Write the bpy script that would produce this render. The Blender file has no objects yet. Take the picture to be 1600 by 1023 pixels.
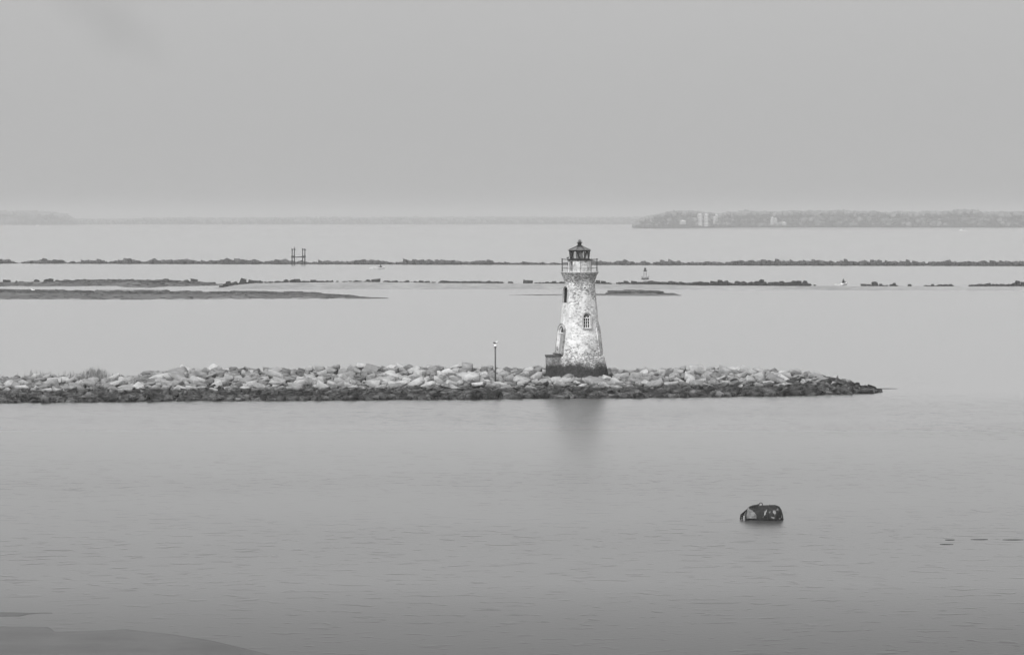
import bpy, bmesh, math, random
import numpy as np
from mathutils import Vector, Matrix, noise as mnoise

random.seed(7)
rng = np.random.default_rng(11)
R = math.radians
sc = bpy.context.scene
col = sc.collection

# ------------------------------------------------------------------ camera
FPX, CAMH, HZ = 6000.0, 17.83, 342.0          # focal length in photo pixels, camera height, horizon row
PITCH = math.atan((511.5 - HZ) / FPX)
cd = bpy.data.cameras.new('camera')
cam = bpy.data.objects.new('camera', cd)
col.objects.link(cam)
cam.location = (0, 0, CAMH)
cam.rotation_euler = (R(90) - PITCH, 0, 0)
cd.sensor_width = 36.0
cd.lens = 36.0 * FPX / 1600.0
cd.clip_start, cd.clip_end = 1.0, 120000.0
sc.camera = cam

# ------------------------------------------------------------------ world, sun, exposure
SUN_EL, SUN_AZ = 48.0, 205.0                  # azimuth from +Y clockwise: behind the camera, from the left
w = bpy.data.worlds.new('World')
sc.world = w
w.use_nodes = True
nt = w.node_tree
for n in list(nt.nodes):
    nt.nodes.remove(n)
N = nt.nodes.new
L = nt.links.new
wo = N('ShaderNodeOutputWorld')
bg = N('ShaderNodeBackground')
sky = N('ShaderNodeTexSky')
sky.sky_type = 'NISHITA'
sky.sun_disc = False
sky.sun_elevation = R(SUN_EL)
sky.sun_rotation = R(SUN_AZ)
sky.air_density = 1.0
sky.dust_density = 4.0
sky.ozone_density = 1.0
bw = N('ShaderNodeRGBToBW')
L(sky.outputs[0], bw.inputs[0])
# faint uneven stratus: broad soft blotches plus one darker wisp high on the left
tc = N('ShaderNodeTexCoord')
mp = N('ShaderNodeMapping'); mp.inputs['Scale'].default_value = (7, 7, 22)
nz = N('ShaderNodeTexNoise'); nz.inputs['Scale'].default_value = 1.0; nz.inputs['Detail'].default_value = 5
L(tc.outputs['Generated'], mp.inputs[0]); L(mp.outputs[0], nz.inputs['Vector'])
mr = N('ShaderNodeMapRange'); mr.inputs[1].default_value = .3; mr.inputs[2].default_value = .7
mr.inputs[3].default_value = 0.95; mr.inputs[4].default_value = 1.05
L(nz.outputs[0], mr.inputs[0])
m1 = N('ShaderNodeMath'); m1.operation = 'MULTIPLY'
L(bw.outputs[0], m1.inputs[0]); L(mr.outputs[0], m1.inputs[1])
# overcast veil: an even grey added over the clear-sky radiance
veil = N('ShaderNodeMath'); veil.operation = 'MULTIPLY_ADD'
veil.inputs[1].default_value = 0.35; veil.inputs[2].default_value = 3.3
L(m1.outputs[0], veil.inputs[0])
# brightness by elevation: unseen bright band added to lighten the water, duller overhead
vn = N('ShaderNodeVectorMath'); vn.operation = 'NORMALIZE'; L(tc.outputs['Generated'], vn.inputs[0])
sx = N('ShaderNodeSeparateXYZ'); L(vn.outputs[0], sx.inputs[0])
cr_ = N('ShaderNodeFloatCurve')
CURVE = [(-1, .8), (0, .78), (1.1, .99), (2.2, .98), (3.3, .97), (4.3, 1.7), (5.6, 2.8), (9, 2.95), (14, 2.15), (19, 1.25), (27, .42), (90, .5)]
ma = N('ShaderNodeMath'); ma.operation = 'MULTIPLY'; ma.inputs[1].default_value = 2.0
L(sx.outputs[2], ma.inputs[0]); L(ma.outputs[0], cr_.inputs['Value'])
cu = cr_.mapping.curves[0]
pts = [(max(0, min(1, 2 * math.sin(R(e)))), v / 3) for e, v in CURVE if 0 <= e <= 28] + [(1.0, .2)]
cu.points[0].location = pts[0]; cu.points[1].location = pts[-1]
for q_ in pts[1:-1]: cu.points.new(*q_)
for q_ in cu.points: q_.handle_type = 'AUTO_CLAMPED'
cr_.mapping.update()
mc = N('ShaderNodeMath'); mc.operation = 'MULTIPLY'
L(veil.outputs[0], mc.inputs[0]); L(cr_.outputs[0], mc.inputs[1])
# one thin darker wisp of cloud high on the left
d0 = N('ShaderNodeVectorMath'); d0.operation = 'SUBTRACT'; d0.inputs[1].default_value = (-.104, .993, .0515); L(vn.outputs[0], d0.inputs[0])
mw = N('ShaderNodeMapping'); mw.inputs['Rotation'].default_value = (0, R(-38), 0); L(d0.outputs[0], mw.inputs[0])
nw = N('ShaderNodeTexNoise'); nw.inputs['Scale'].default_value = 90; nw.inputs['Detail'].default_value = 5; L(vn.outputs[0], nw.inputs['Vector'])
mw2 = N('ShaderNodeVectorMath'); mw2.operation = 'MULTIPLY'; mw2.inputs[1].default_value = (60, 0, 130); L(mw.outputs[0], mw2.inputs[0])
ln = N('ShaderNodeVectorMath'); ln.operation = 'LENGTH'; L(mw2.outputs[0], ln.inputs[0])
ad = N('ShaderNodeMath'); ad.operation = 'ADD'; L(ln.outputs['Value'], ad.inputs[0]); L(nw.outputs[0], ad.inputs[1])
wm = N('ShaderNodeMapRange'); wm.interpolation_type = 'SMOOTHSTEP'
for i_, q_ in enumerate((.5, 1.9, .91, 1.0)): wm.inputs[i_ + 1].default_value = q_
L(ad.outputs[0], wm.inputs[0])
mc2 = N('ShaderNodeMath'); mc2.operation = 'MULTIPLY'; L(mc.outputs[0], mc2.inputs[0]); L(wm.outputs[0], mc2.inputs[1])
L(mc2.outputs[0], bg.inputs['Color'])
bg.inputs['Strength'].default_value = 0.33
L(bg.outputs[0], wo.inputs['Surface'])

sl = bpy.data.lights.new('sun', 'SUN')
sl.energy = 2.7
sl.angle = R(5)
sl.color = (1, 1, 1)
sun = bpy.data.objects.new('sun', sl)
col.objects.link(sun)
az = R(SUN_AZ)
sdir = Vector((math.sin(az) * math.cos(R(SUN_EL)), math.cos(az) * math.cos(R(SUN_EL)), math.sin(R(SUN_EL))))
sun.rotation_euler = (-sdir).to_track_quat('-Z', 'Y').to_euler()
sun.location = (0, 0, 3000)

sc.view_settings.view_transform = 'Standard'
sc.view_settings.look = 'None'
sc.view_settings.exposure = 0.2
sc.view_settings.gamma = 1.0
sc.cycles.volume_bounces = 2
sc.cycles.max_bounces = 8
sc.cycles.use_denoising = True

HAZE = 0.00015

# ------------------------------------------------------------------ picture maths
def at_z(x, y, z=0.0):
    """world point where the sight line through photo pixel (x, y) meets height z"""
    d = ray(x, y)
    t = (z - CAMH) / d.z
    return Vector((d.x * t, d.y * t, z))

def ray(x, y):
    cx, cy = (x - 800.0) / FPX, (511.5 - y) / FPX
    c, s = math.cos(PITCH), math.sin(PITCH)
    return Vector((cx, c + cy * s, -s + cy * c))

def at_d(x, y, D):
    """world point on the sight line of photo pixel (x, y) at forward distance D"""
    d = ray(x, y)
    t = D / d.y
    return Vector((d.x * t, D, CAMH + d.z * t))

def interp(x, pts, k):
    return float(np.interp(x, [p[0] for p in pts], [p[k] for p in pts]))

# ------------------------------------------------------------------ tagging
def tag(o, label=None, cat=None, group=None, kind=None):
    if label: o['label'] = label
    if cat: o['category'] = cat
    if group: o['group'] = group
    if kind: o['kind'] = kind
    return o

def link(name, me, mat, parent=None, loc=None):
    o = bpy.data.objects.new(name, me)
    col.objects.link(o)
    if mat is not None and not me.materials:
        me.materials.append(mat)
    if parent is not None:
        o.parent = parent
    if loc is not None:
        o.location = loc
    return o

def empty(name, loc, rz=0.0):
    o = bpy.data.objects.new(name, None)
    col.objects.link(o)
    o.location = loc
    o.rotation_euler = (0, 0, rz)
    o.empty_display_size = .3
    return o

def from_np(name, V, F, smooth=False):
    me = bpy.data.meshes.new(name)
    V = np.asarray(V, dtype=np.float64)
    if isinstance(F, np.ndarray):
        k = F.shape[1]
        me.vertices.add(len(V)); me.vertices.foreach_set('co', V.ravel())
        me.loops.add(F.size); me.loops.foreach_set('vertex_index', F.ravel().astype(np.int32))
        me.polygons.add(len(F))
        me.polygons.foreach_set('loop_start', (np.arange(len(F)) * k).astype(np.int32))
        me.update(calc_edges=True)
    else:
        me.from_pydata([tuple(v) for v in V], [], F)
        me.update()
    me.validate()
    if smooth:
        me.polygons.foreach_set('use_smooth', [True] * len(me.polygons))
    return me

# ------------------------------------------------------------------ mesh builder
class MB:
    def __init__(s): s.bm = bmesh.new()
    def box(s, c, size, rz=0, rx=0, ry=0):
        m = Matrix.Translation(c) @ Matrix.Rotation(rz, 4, 'Z') @ Matrix.Rotation(rx, 4, 'X') @ Matrix.Rotation(ry, 4, 'Y') @ Matrix.Diagonal((*size, 1))
        bmesh.ops.create_cube(s.bm, size=1, matrix=m); return s
    def cone(s, c, r1, r2, h, seg=16, rot=None):
        m = Matrix.Translation(c) @ (rot or Matrix.Identity(4)) @ Matrix.Translation((0, 0, h / 2))
        bmesh.ops.create_cone(s.bm, cap_ends=True, segments=seg, radius1=r1, radius2=r2, depth=h, matrix=m); return s
    def ball(s, c, r, seg=12, sc_=(1, 1, 1)):
        m = Matrix.Translation(c) @ Matrix.Diagonal((*sc_, 1))
        bmesh.ops.create_uvsphere(s.bm, u_segments=seg, v_segments=max(6, seg // 2), radius=r, matrix=m); return s
    def bar(s, a, b, r, seg=8):
        a, b = Vector(a), Vector(b); d = b - a
        q = d.to_track_quat('Z', 'Y').to_matrix().to_4x4()
        m = Matrix.Translation((a + b) / 2) @ q
        bmesh.ops.create_cone(s.bm, cap_ends=True, segments=seg, radius1=r, radius2=r, depth=d.length, matrix=m); return s
    def tube(s, pts, r, seg=8):
        for a, b in zip(pts[:-1], pts[1:]): s.bar(a, b, r, seg)
        for p in pts[1:-1]: s.ball(p, r * 1.02, 8)
        return s
    def lathe(s, prof, seg=48, cap=True, fr=None):
        rings = []
        for (r, z) in prof:
            ring = []
            for k in range(seg):
                a = 2 * math.pi * k / seg
                rr = fr(r, z, a) if fr else r
                ring.append(s.bm.verts.new((rr * math.cos(a), rr * math.sin(a), z)))
            rings.append(ring)
        for p, q in zip(rings[:-1], rings[1:]):
            for k in range(seg):
                s.bm.faces.new((p[k], p[(k + 1) % seg], q[(k + 1) % seg], q[k]))
        if cap:
            s.bm.faces.new(list(reversed(rings[0]))); s.bm.faces.new(rings[-1])
        return s
    def torus(s, c, RR, r, seg=24, ax='Z'):
        for k in range(seg):
            a, b = 2 * math.pi * k / seg, 2 * math.pi * (k + 1) / seg
            f = (lambda t: (c[0] + RR * math.cos(t), c[1] + RR * math.sin(t), c[2])) if ax == 'Z' else \
                (lambda t: (c[0] + RR * math.cos(t), c[1], c[2] + RR * math.sin(t)))
            s.bar(f(a), f(b), r, 6)
        return s
    def bevel(s, w_, seg=2):
        bmesh.ops.bevel(s.bm, geom=s.bm.edges[:], offset=w_, segments=seg, affect='EDGES', profile=.6, clamp_overlap=True); return s
    def xf(s, M):
        bmesh.ops.transform(s.bm, matrix=M, verts=s.bm.verts[:]); return s
    def rough(s, amp, scale):
        for v in s.bm.verts:
            v.co += Vector(mnoise.noise_vector(v.co * scale)) * amp
        return s
    def build(s, name, mat, parent=None, smooth=False, loc=None):
        me = bpy.data.meshes.new(name)
        bmesh.ops.recalc_face_normals(s.bm, faces=s.bm.faces[:])
        s.bm.to_mesh(me); s.bm.free()
        if smooth:
            me.polygons.foreach_set('use_smooth', [True] * len(me.polygons))
        return link(name, me, mat, parent, loc)

# ------------------------------------------------------------------ materials
def new_mat(name):
    m = bpy.data.materials.new(name); m.use_nodes = True
    nt = m.node_tree
    b = nt.nodes['Principled BSDF']
    return m, nt, b

class NG:
    """small helper for wiring nodes"""
    def __init__(s, nt): s.nt = nt
    def n(s, t, **kw):
        x = s.nt.nodes.new(t)
        for k, v in kw.items(): setattr(x, k, v)
        return x
    def l(s, a, b): s.nt.links.new(a, b)
    def pos(s): return s.n('ShaderNodeNewGeometry').outputs['Position']
    def obj(s): return s.n('ShaderNodeTexCoord').outputs['Object']
    def scaled(s, v, sx, sy, sz):
        m = s.n('ShaderNodeMapping'); m.inputs['Scale'].default_value = (sx, sy, sz); s.l(v, m.inputs[0]); return m.outputs[0]
    def noise(s, v, scale, detail=4, rough=.55, dist=0):
        x = s.n('ShaderNodeTexNoise'); x.inputs['Scale'].default_value = scale; x.inputs['Detail'].default_value = detail
        x.inputs['Roughness'].default_value = rough; x.inputs['Distortion'].default_value = dist
        if v is not None: s.l(v, x.inputs['Vector'])
        return x.outputs[0]
    def voro(s, v, scale, feature='F1'):
        x = s.n('ShaderNodeTexVoronoi', feature=feature); x.inputs['Scale'].default_value = scale
        s.l(v, x.inputs['Vector']); return x.outputs['Distance']
    def mr(s, v, a, b, c, d, smooth=False):
        x = s.n('ShaderNodeMapRange')
        if smooth: x.interpolation_type = 'SMOOTHSTEP'
        for i, q in enumerate((a, b, c, d)): x.inputs[i + 1].default_value = q
        s.l(v, x.inputs[0]); return x.outputs[0]
    def math(s, op, a, b=None, c=None):
        x = s.n('ShaderNodeMath', operation=op)
        for i, q in enumerate((a, b, c)):
            if q is None: continue
            if isinstance(q, (int, float)): x.inputs[i].default_value = q
            else: s.l(q, x.inputs[i])
        return x.outputs[0]
    def mix(s, f, a, b):
        """scalar mix"""
        x = s.n('ShaderNodeMix', data_type='FLOAT')
        for i, q in enumerate((f, a, b)):
            k = (0, 2, 3)[i]
            if isinstance(q, (int, float)): x.inputs[k].default_value = q
            else: s.l(q, x.inputs[k])
        return x.outputs[0]
    def bump(s, h, dist, strength, b, chain=None):
        x = s.n('ShaderNodeBump'); x.inputs['Distance'].default_value = dist; x.inputs['Strength'].default_value = strength
        s.l(h, x.inputs['Height'])
        if chain is not None: s.l(chain, x.inputs['Normal'])
        s.l(x.outputs[0], b.inputs['Normal']); return x.outputs[0]
    def sepz(s, v):
        x = s.n('ShaderNodeSeparateXYZ'); s.l(v, x.inputs[0]); return x.outputs

def flat_mat(name, c, rough=.7, metal=0.0, var=.25, scale=3.0, bump=0.0, bs=20.0):
    m, nt, b = new_mat(name); g = NG(nt)
    p = g.obj()
    v = g.noise(p, scale, 5, .6)
    g.l(g.mr(v, .25, .75, c * (1 - var), c * (1 + var)), b.inputs['Base Color'])
    b.inputs['Roughness'].default_value = rough
    b.inputs['Metallic'].default_value = metal
    b.inputs['Specular IOR Level'].default_value = .2
    if bump:
        g.bump(g.noise(p, bs, 5, .6), bump, 1.0, b)
    return m

def masonry_mat(name, white, brick, cover, tide=2.62, grey_top=True):
    """whitewash worn off brick, with a dark algae line near the ground"""
    m, nt, b = new_mat(name); g = NG(nt)
    p = g.pos()
    big = g.noise(p, .8, 4, .6)
    sp = g.noise(g.scaled(p, 1, 1, 1.9), 3.3, 3, .65, .3)
    fine = g.noise(g.scaled(p, 1, 1, 2.3), 7.5, 3, .7)
    z = g.sepz(p)[2]
    zb = g.mr(z, 2.3, 5.4, .13, 0.0)                 # more wash lost low down
    wear = g.math('ADD', g.math('ADD', g.math('MULTIPLY', sp, .75), g.math('MULTIPLY', fine, .45)), g.math('MULTIPLY', big, .35))
    wear = g.math('ADD', wear, zb)
    if grey_top:
        wear = g.math('ADD', wear, g.math('MULTIPLY', g.mr(z, 8.5, 11.5, 0.0, .10), g.mr(z, 12.1, 12.3, 1, 0)))
    f = g.mr(wear, cover, cover + .15, 0, 1)
    wv = g.mr(g.noise(p, 2.2, 5, .6), .3, .7, white * .8, white * 1.08)
    bv = g.mr(g.noise(p, 5.0, 4, .7), .3, .7, brick * .5, brick * 1.5)
    c = g.mix(f, wv, bv)
    c = g.math('MULTIPLY', c, g.mr(g.noise(g.scaled(p, 1, 1, .35), 1.6, 4, .6), .35, .65, .74, 1.04))
    tn = g.math('ADD', g.math('MULTIPLY', g.noise(p, 1.1, 4, .65), 2.0), g.math('MULTIPLY', g.noise(p, 6, 3, .6), .45))
    tf = g.mr(g.math('SUBTRACT', z, tn), tide - 1.4, tide - .8, 1, 0)
    alg = g.mr(g.noise(p, 4.0, 5, .7), .3, .75, .012, .075)
    c = g.mix(tf, c, alg)
    g.l(c, b.inputs['Base Color'])
    b.inputs['Roughness'].default_value = .88
    b.inputs['Specular IOR Level'].default_value = .12
    h = g.math('SUBTRACT', 1.0, g.math('MULTIPLY', f, .8))
    n1 = g.bump(h, .05, 1.0, b)
    n2 = g.bump(sp, .10, .8, b, n1)
    return m

def rock_mat(name, lo, hi, tide=None, dark=.05, per=.25, heap=False, big=False):
    m, nt, b = new_mat(name); g = NG(nt)
    oi = g.n('ShaderNodeObjectInfo')
    p = g.pos()
    po = g.n('ShaderNodeVectorMath', operation='ADD'); g.l(p, po.inputs[0])
    v = g.noise(p, 1.3, 6, .62)
    v2 = g.noise(p, 9.0, 4, .65)
    a = g.mr(g.math('ADD', g.math('MULTIPLY', v, .7), g.math('MULTIPLY', v2, .3)), .33, .67, lo, hi)
    a = g.math('MULTIPLY', a, g.mr(g.n('ShaderNodeNewGeometry').outputs['Random Per Island'] if heap else oi.outputs['Random'], 0, 1, 1 - per, 1 + per * .6))
    if big: a = g.math('MULTIPLY', g.math('MAXIMUM', a, .004), g.mr(g.noise(p, .45, 3, .6), .35, .65, .35, 1.6))
    if tide is not None:
        z = g.sepz(p)[2]
        tn = g.math('ADD', g.math('MULTIPLY', g.noise(p, .35, 3, .6), 1.1), g.math('MULTIPLY', g.noise(p, 2.2, 4, .65), .5))
        tf = g.mr(g.math('SUBTRACT', z, tn), tide - .92, tide - .65, 1, 0)
        al = g.mr(g.noise(p, 3.5, 5, .7), .35, .72, dark * .12, dark * 1.9)
        a = g.mix(tf, a, al)
    g.l(a, b.inputs['Base Color'])
    b.inputs['Roughness'].default_value = .9
    b.inputs['Specular IOR Level'].default_value = .12
    n1 = g.bump(v, .10, .7, b)
    g.bump(v2, .05, .9, b, n1)
    return m

def mud_mat(name, lo, hi, scale, rough=.8, stretch=1.0, bump=.15):
    m, nt, b = new_mat(name); g = NG(nt)
    p = g.scaled(g.pos(), 1, stretch, 1)
    v = g.noise(p, scale, 6, .65)
    big = g.noise(p, scale * .12, 4, .6)
    a = g.mr(g.math('ADD', g.math('MULTIPLY', v, .6), g.math('MULTIPLY', big, .4)), .36, .64, lo, hi)
    g.l(a, b.inputs['Base Color'])
    b.inputs['Roughness'].default_value = rough
    b.inputs['Specular IOR Level'].default_value = .1
    if bump: g.bump(v, bump, 1.0, b)
    return m

M = {}
M['tower'] = masonry_mat('worn_whitewash_brick', .74, .19, .79)
M['block'] = masonry_mat('exposed_stair_brick', .42, .17, .74, 2.5, False)
M['boulder'] = rock_mat('pale_granite', .17, .41, tide=.9, per=.42)
M['weedy'] = rock_mat('weedy_rock', -.035, .13, per=.45, heap=True, big=True)
M['filler'] = rock_mat('small_granite', .06, .30, tide=.9, per=.5, heap=True)  # stone colour darkened to put shade between the boulders
M['under'] = mud_mat('gap_shade_rubble', .012, .035, 2.0, .95, 1, .2)  # core colour kept near black to paint the shade in the gaps
M['darkrock'] = rock_mat('dark_wet_rock', .010, .05, per=.3)
M['breakrock'] = rock_mat('breakwater_rock', .02, .12, per=.45)
M['sand'] = mud_mat('pale_sand', .17, .33, .35, .9, .35, .02)
M['marsh'] = mud_mat('shell_mud', .02, .15, .55, .9, .8, .25)
M['clump'] = mud_mat('shell_clump', .008, .10, .8, .9, 1, .1)
M['mud'] = mud_mat('wet_mud', .065, .105, .3, .6, 1, .01)
M['iron'] = flat_mat('black_iron', .025, .5, .2)
M['ironroof'] = flat_mat('lantern_roof_metal', .13, .5, .2, .6, 2.6)
M['rail'] = flat_mat('weathered_rail', .05, .6, .2)
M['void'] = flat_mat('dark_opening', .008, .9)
M['trim'] = flat_mat('trim_stone', .42, .85, 0, .35, 6, .02, 18)
M['greytrim'] = flat_mat('weathered_brick_trim', .38, .9, 0, .55, 9, .03, 18)
M['doorpaint'] = flat_mat('grey_door_boards', .27, .8, 0, .2, 5)
M['whitepaint'] = flat_mat('white_window_paint', .72, .6, 0, .15, 8)
M['slab'] = flat_mat('landing_slab', .07, .85, 0, .4, 4, .02)
M['post'] = flat_mat('weathered_post', .085, .8, 0, .3, 6)
M['white'] = flat_mat('white_cap', .8, .6, 0, .08)
M['gullgrey'] = flat_mat('gull_feathers', .10, .8, 0, .4, 12)
M['gullwhite'] = flat_mat('white_feathers', .8, .8, 0, .1, 12)
M['gulldark'] = flat_mat('dark_feathers', .03, .8, 0, .3, 12)
M['pile'] = flat_mat('creosote_timber', .03, .85, 0, .4, 3)
M['buoyhull'] = flat_mat('buoy_paint_dark', .05, .6, 0, .3, 2)
M['buoyframe'] = flat_mat('buoy_frame_metal', .22, .6, .1, .3, 3)
M['house'] = flat_mat('white_siding', .52, .8, 0, .08, .4)
M['roof'] = flat_mat('grey_shingle', .22, .9, 0, .2, .4)
M['pane'] = flat_mat('house_pane', .10, .25)
M['hull'] = flat_mat('white_gelcoat', .8, .3, 0, .05)
M['hullgrey'] = flat_mat('grey_gelcoat', .30, .35, 0, .2)
M['darkcloth'] = flat_mat('dark_wetsuit', .015, .8)
M['hair'] = flat_mat('dark_hair', .02, .8)
M['foam'] = flat_mat('water_foam', .8, .8, 0, .1)

def glass_mat(name):
    m, nt, b = new_mat(name)
    b.inputs['Base Color'].default_value = (.75, .75, .75, 1)
    b.inputs['Roughness'].default_value = .06
    b.inputs['Transmission Weight'].default_value = .85
    b.inputs['IOR'].default_value = 1.12
    return m
M['glass'] = glass_mat('salt_hazed_glass')

def forest_mat(name, c):
    m, nt, b = new_mat(name); g = NG(nt)
    g.l(g.mr(g.noise(g.pos(), .06, 4, .6), .3, .7, c * .6, c * 1.4), b.inputs['Base Color'])
    b.inputs['Roughness'].default_value = .9
    return m
M['forest'] = forest_mat('far_foliage', .14)

m, nt, b = new_mat('marsh_grass_blades'); g = NG(nt)
g.l(g.mr(g.noise(g.pos(), 2.0, 3), .3, .7, .10, .30), b.inputs['Base Color'])
b.inputs['Roughness'].default_value = .8
M['grass'] = m

# rust, weed and guano on the drifting drum
m, nt, b = new_mat('fouled_drum'); g = NG(nt)
p = g.obj()
pt = g.mr(g.noise(p, 2.1, 3, .55, .4), .585, .64, 0, 1)
c = g.mix(pt, g.mr(g.noise(p, 6, 4, .6), .3, .7, .008, .03), g.mr(g.noise(p, 9, 3), .3, .7, .12, .34))
g.l(c, b.inputs['Base Color'])
b.inputs['Roughness'].default_value = .7
b.inputs['Specular IOR Level'].default_value = .15
g.bump(g.noise(p, 8, 5, .65), .03, 1, b)
M['drum'] = m
M['drumend'] = flat_mat('guano_drum_end', .14, .8, 0, .7, 5, .03, 12)

# water
m, nt, b = new_mat('estuary_water'); g = NG(nt)
p = g.pos()
b.inputs['Base Color'].default_value = (.04, .04, .04, 1)
b.inputs['IOR'].default_value = 1.333
# wind patches decide where ripples stand up
patch = g.mr(g.noise(g.scaled(p, .6, 1, 1), .018, 4, .6), .40, .62, .25, 1.0)
xyz = g.sepz(p)
near = g.mr(xyz[1], 395, 382, .25, 1.0)              # the lee behind the jetty lies calm
lee = g.mr(xyz[1], 420, 1300, 1, .8)
w1 = g.noise(g.scaled(p, .75, 1, 1), .9, 2, .5, .6)
w1 = g.mr(w1, .57, .74, 0, 1, True)                  # isolated crests
w2 = g.noise(g.scaled(p, .8, 1, 1), 3.5, 3, .55)
hh = g.math('ADD', g.math('MULTIPLY', w1, .8), g.math('MULTIPLY', w2, .42))
hh = g.math('MULTIPLY', g.math('MULTIPLY', hh, patch), g.math('MULTIPLY', near, g.mr(xyz[1], 300, 360, 1, 1.35)))   # tidal chop against the rocks
g.bump(hh, .075, 1.0, b)
g.l(g.math('ADD', g.mr(xyz[1], 150, 400, .35, .24), g.mr(xyz[1], 150, 188, .12, 0)), b.inputs['Roughness'])
M['water'] = m

# ------------------------------------------------------------------ water
bmw = bmesh.new()
ys = [20, 450, 1500, 6000, 40000]
xs = [-30000, -3000, -300, 300, 3000, 30000]
grid = [[bmw.verts.new((x, y, 0)) for x in xs] for y in ys]
for j in range(len(ys) - 1):
    for i in range(len(xs) - 1):
        bmw.faces.new((grid[j][i], grid[j][i + 1], grid[j + 1][i + 1], grid[j + 1][i]))
me = bpy.data.meshes.new('water'); bmw.to_mesh(me); bmw.free()
water = link('water', me, M['water'])
tag(water, kind='structure', label='calm grey estuary water with short faint ripples')

# ------------------------------------------------------------------ mounds (jetty core, bars, flats)
def mound_fn(prof, depth, back, amp=.06, nscale=.35, curve=1.0, seed=0):
    """prof rows: (x photo px, waterline row, crest row). Returns f(xpx, s) -> world point, s 0 front, 1 crest, 2 back."""
    def f(xp, s):
        yf, yt = interp(xp, prof, 1), interp(xp, prof, 2)
        pf = at_z(xp, yf, 0)
        dp = depth(xp) if callable(depth) else min(depth, .85 * (at_z(xp, yt, 0).y - pf.y) + .02)
        Dc = pf.y + dp
        zc = max(.02, at_d(xp, yt, Dc).z)
        if s <= 1:
            D = pf.y + dp * s; z = zc * (s ** curve)
        else:
            D = Dc + back * (s - 1); z = zc * (1 - (s - 1) ** 1.6) - .25 * (s - 1)
        X = (xp - 800) / FPX * D
        n = mnoise.fractal(Vector((X * nscale, D * nscale * .6, seed)), 1.0, 2.0, 4)
        z += amp * n * (1 if s > 0 else 0) * min(1, zc / .3 + .2)
        if s <= 0: z = -.25 - (0 - s) * .5
        return Vector((X, D, z))
    return f

def mound(name, prof, depth, back, mat, x0, x1, dx, ns=22, amp=.06, nscale=.35, curve=1.0, seed=0):
    f = mound_fn(prof, depth, back, amp, nscale, curve, seed)
    xs = np.arange(x0, x1 + dx * .5, dx)
    ss = np.concatenate([[-.03, 0.0], np.linspace(.01, 1, ns), np.linspace(1.08, 2, 10)])
    V = [f(x, s) for s in ss for x in xs]
    nx = len(xs)
    F = [(j * nx + i, j * nx + i + 1, (j + 1) * nx + i + 1, (j + 1) * nx + i) for j in range(len(ss) - 1) for i in range(nx - 1)]
    me = from_np(name, [tuple(v) for v in V], np.array(F), smooth=True)
    o = link(name, me, mat)
    return o, f

# jetty: (x, waterline row, crest row)
JP = [(-120, 631, 598.0), (0, 629, 595.0), (60, 628.5, 593.5), (140, 627.5, 594.5), (200, 627, 593.0), (235, 626.5, 587.0), (290, 626, 582.0), (340, 626, 580.0), (400, 625.5, 581.0), (500, 625, 582.0), (560, 624.5, 580.0), (600, 624, 578.0), (680, 623.5, 577.0), (740, 623, 579.0), (850, 622, 582.0), (905, 622, 583.0), (960, 621.5, 583.0), (1050, 620.5, 581.0), (1150, 619, 582.0), (1230, 617.5, 584.0), (1265, 617, 588.0), (1290, 616, 592), (1310, 615.5, 597), (1340, 615, 602), (1362, 614, 609), (1376, 612.5, 611.5)]
jdepth = lambda x: 22.0 if x < 1150 else float(np.interp(x, [1150, 1300, 1376], [22, 10, 1.5]))
core, jf = mound('jetty_core', JP, jdepth, 9, M['under'], -120, 1376, 4, ns=26, amp=.10, nscale=.5)
tag(core, kind='structure', label='rubble core of the stone jetty, coloured dark for gap shade')

# ------------------------------------------------------------------ rock shapes
def ico(sub):
    bm = bmesh.new(); bmesh.ops.create_icosphere(bm, subdivisions=sub, radius=1)
    V = np.array([v.co[:] for v in bm.verts]); F = np.array([[v.index for v in f.verts] for f in bm.faces]); bm.free()
    return V, F
ICO3, ICO2, ICO1 = ico(4), ico(3), ico(2)

def rock_np(base, seed, planes=13, k=14.0, rough=.028):
    """angular stone: convex hull of scattered points, edges worn by a small bevel, faces roughened"""
    r = np.random.default_rng(seed)
    n = planes + (2 if base is ICO3 else 3)
    cor = np.array([(x, y, z) for x in (-1, 1) for y in (-1, 1) for z in (-1, 1)], dtype=float) * .66
    cor += r.uniform(-.30, .30, cor.shape)
    ext = r.normal(size=(n - 6, 3)); ext /= np.linalg.norm(ext, axis=1)[:, None]
    pts = np.concatenate([cor, ext * r.uniform(.85, 1.05, (len(ext), 1))])
    bm = bmesh.new()
    for p in pts: bm.verts.new(p)
    bmesh.ops.convex_hull(bm, input=bm.verts[:])
    bmesh.ops.dissolve_limit(bm, angle_limit=R(12), verts=bm.verts[:], edges=bm.edges[:])
    if base is not ICO1:
        bmesh.ops.bevel(bm, geom=bm.edges[:], offset=.03, segments=1, affect='EDGES', clamp_overlap=True)
        bmesh.ops.triangulate(bm, faces=bm.faces[:])
        if base is ICO3:
            bmesh.ops.subdivide_edges(bm, edges=bm.edges[:], cuts=1, use_grid_fill=True)
            bmesh.ops.triangulate(bm, faces=bm.faces[:])
        off = r.uniform(-50, 50, 3)
        for v in bm.verts: v.co += Vector(mnoise.noise_vector(v.co * 2.4 + Vector(off))) * rough
    else:
        bmesh.ops.triangulate(bm, faces=bm.faces[:])
    bm.verts.ensure_lookup_table(); bm.verts.index_update()
    V = np.array([v.co[:] for v in bm.verts]); F = np.array([[v.index for v in f.verts] for f in bm.faces]); bm.free()
    V[:, 2] *= .80
    return V, F

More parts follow.
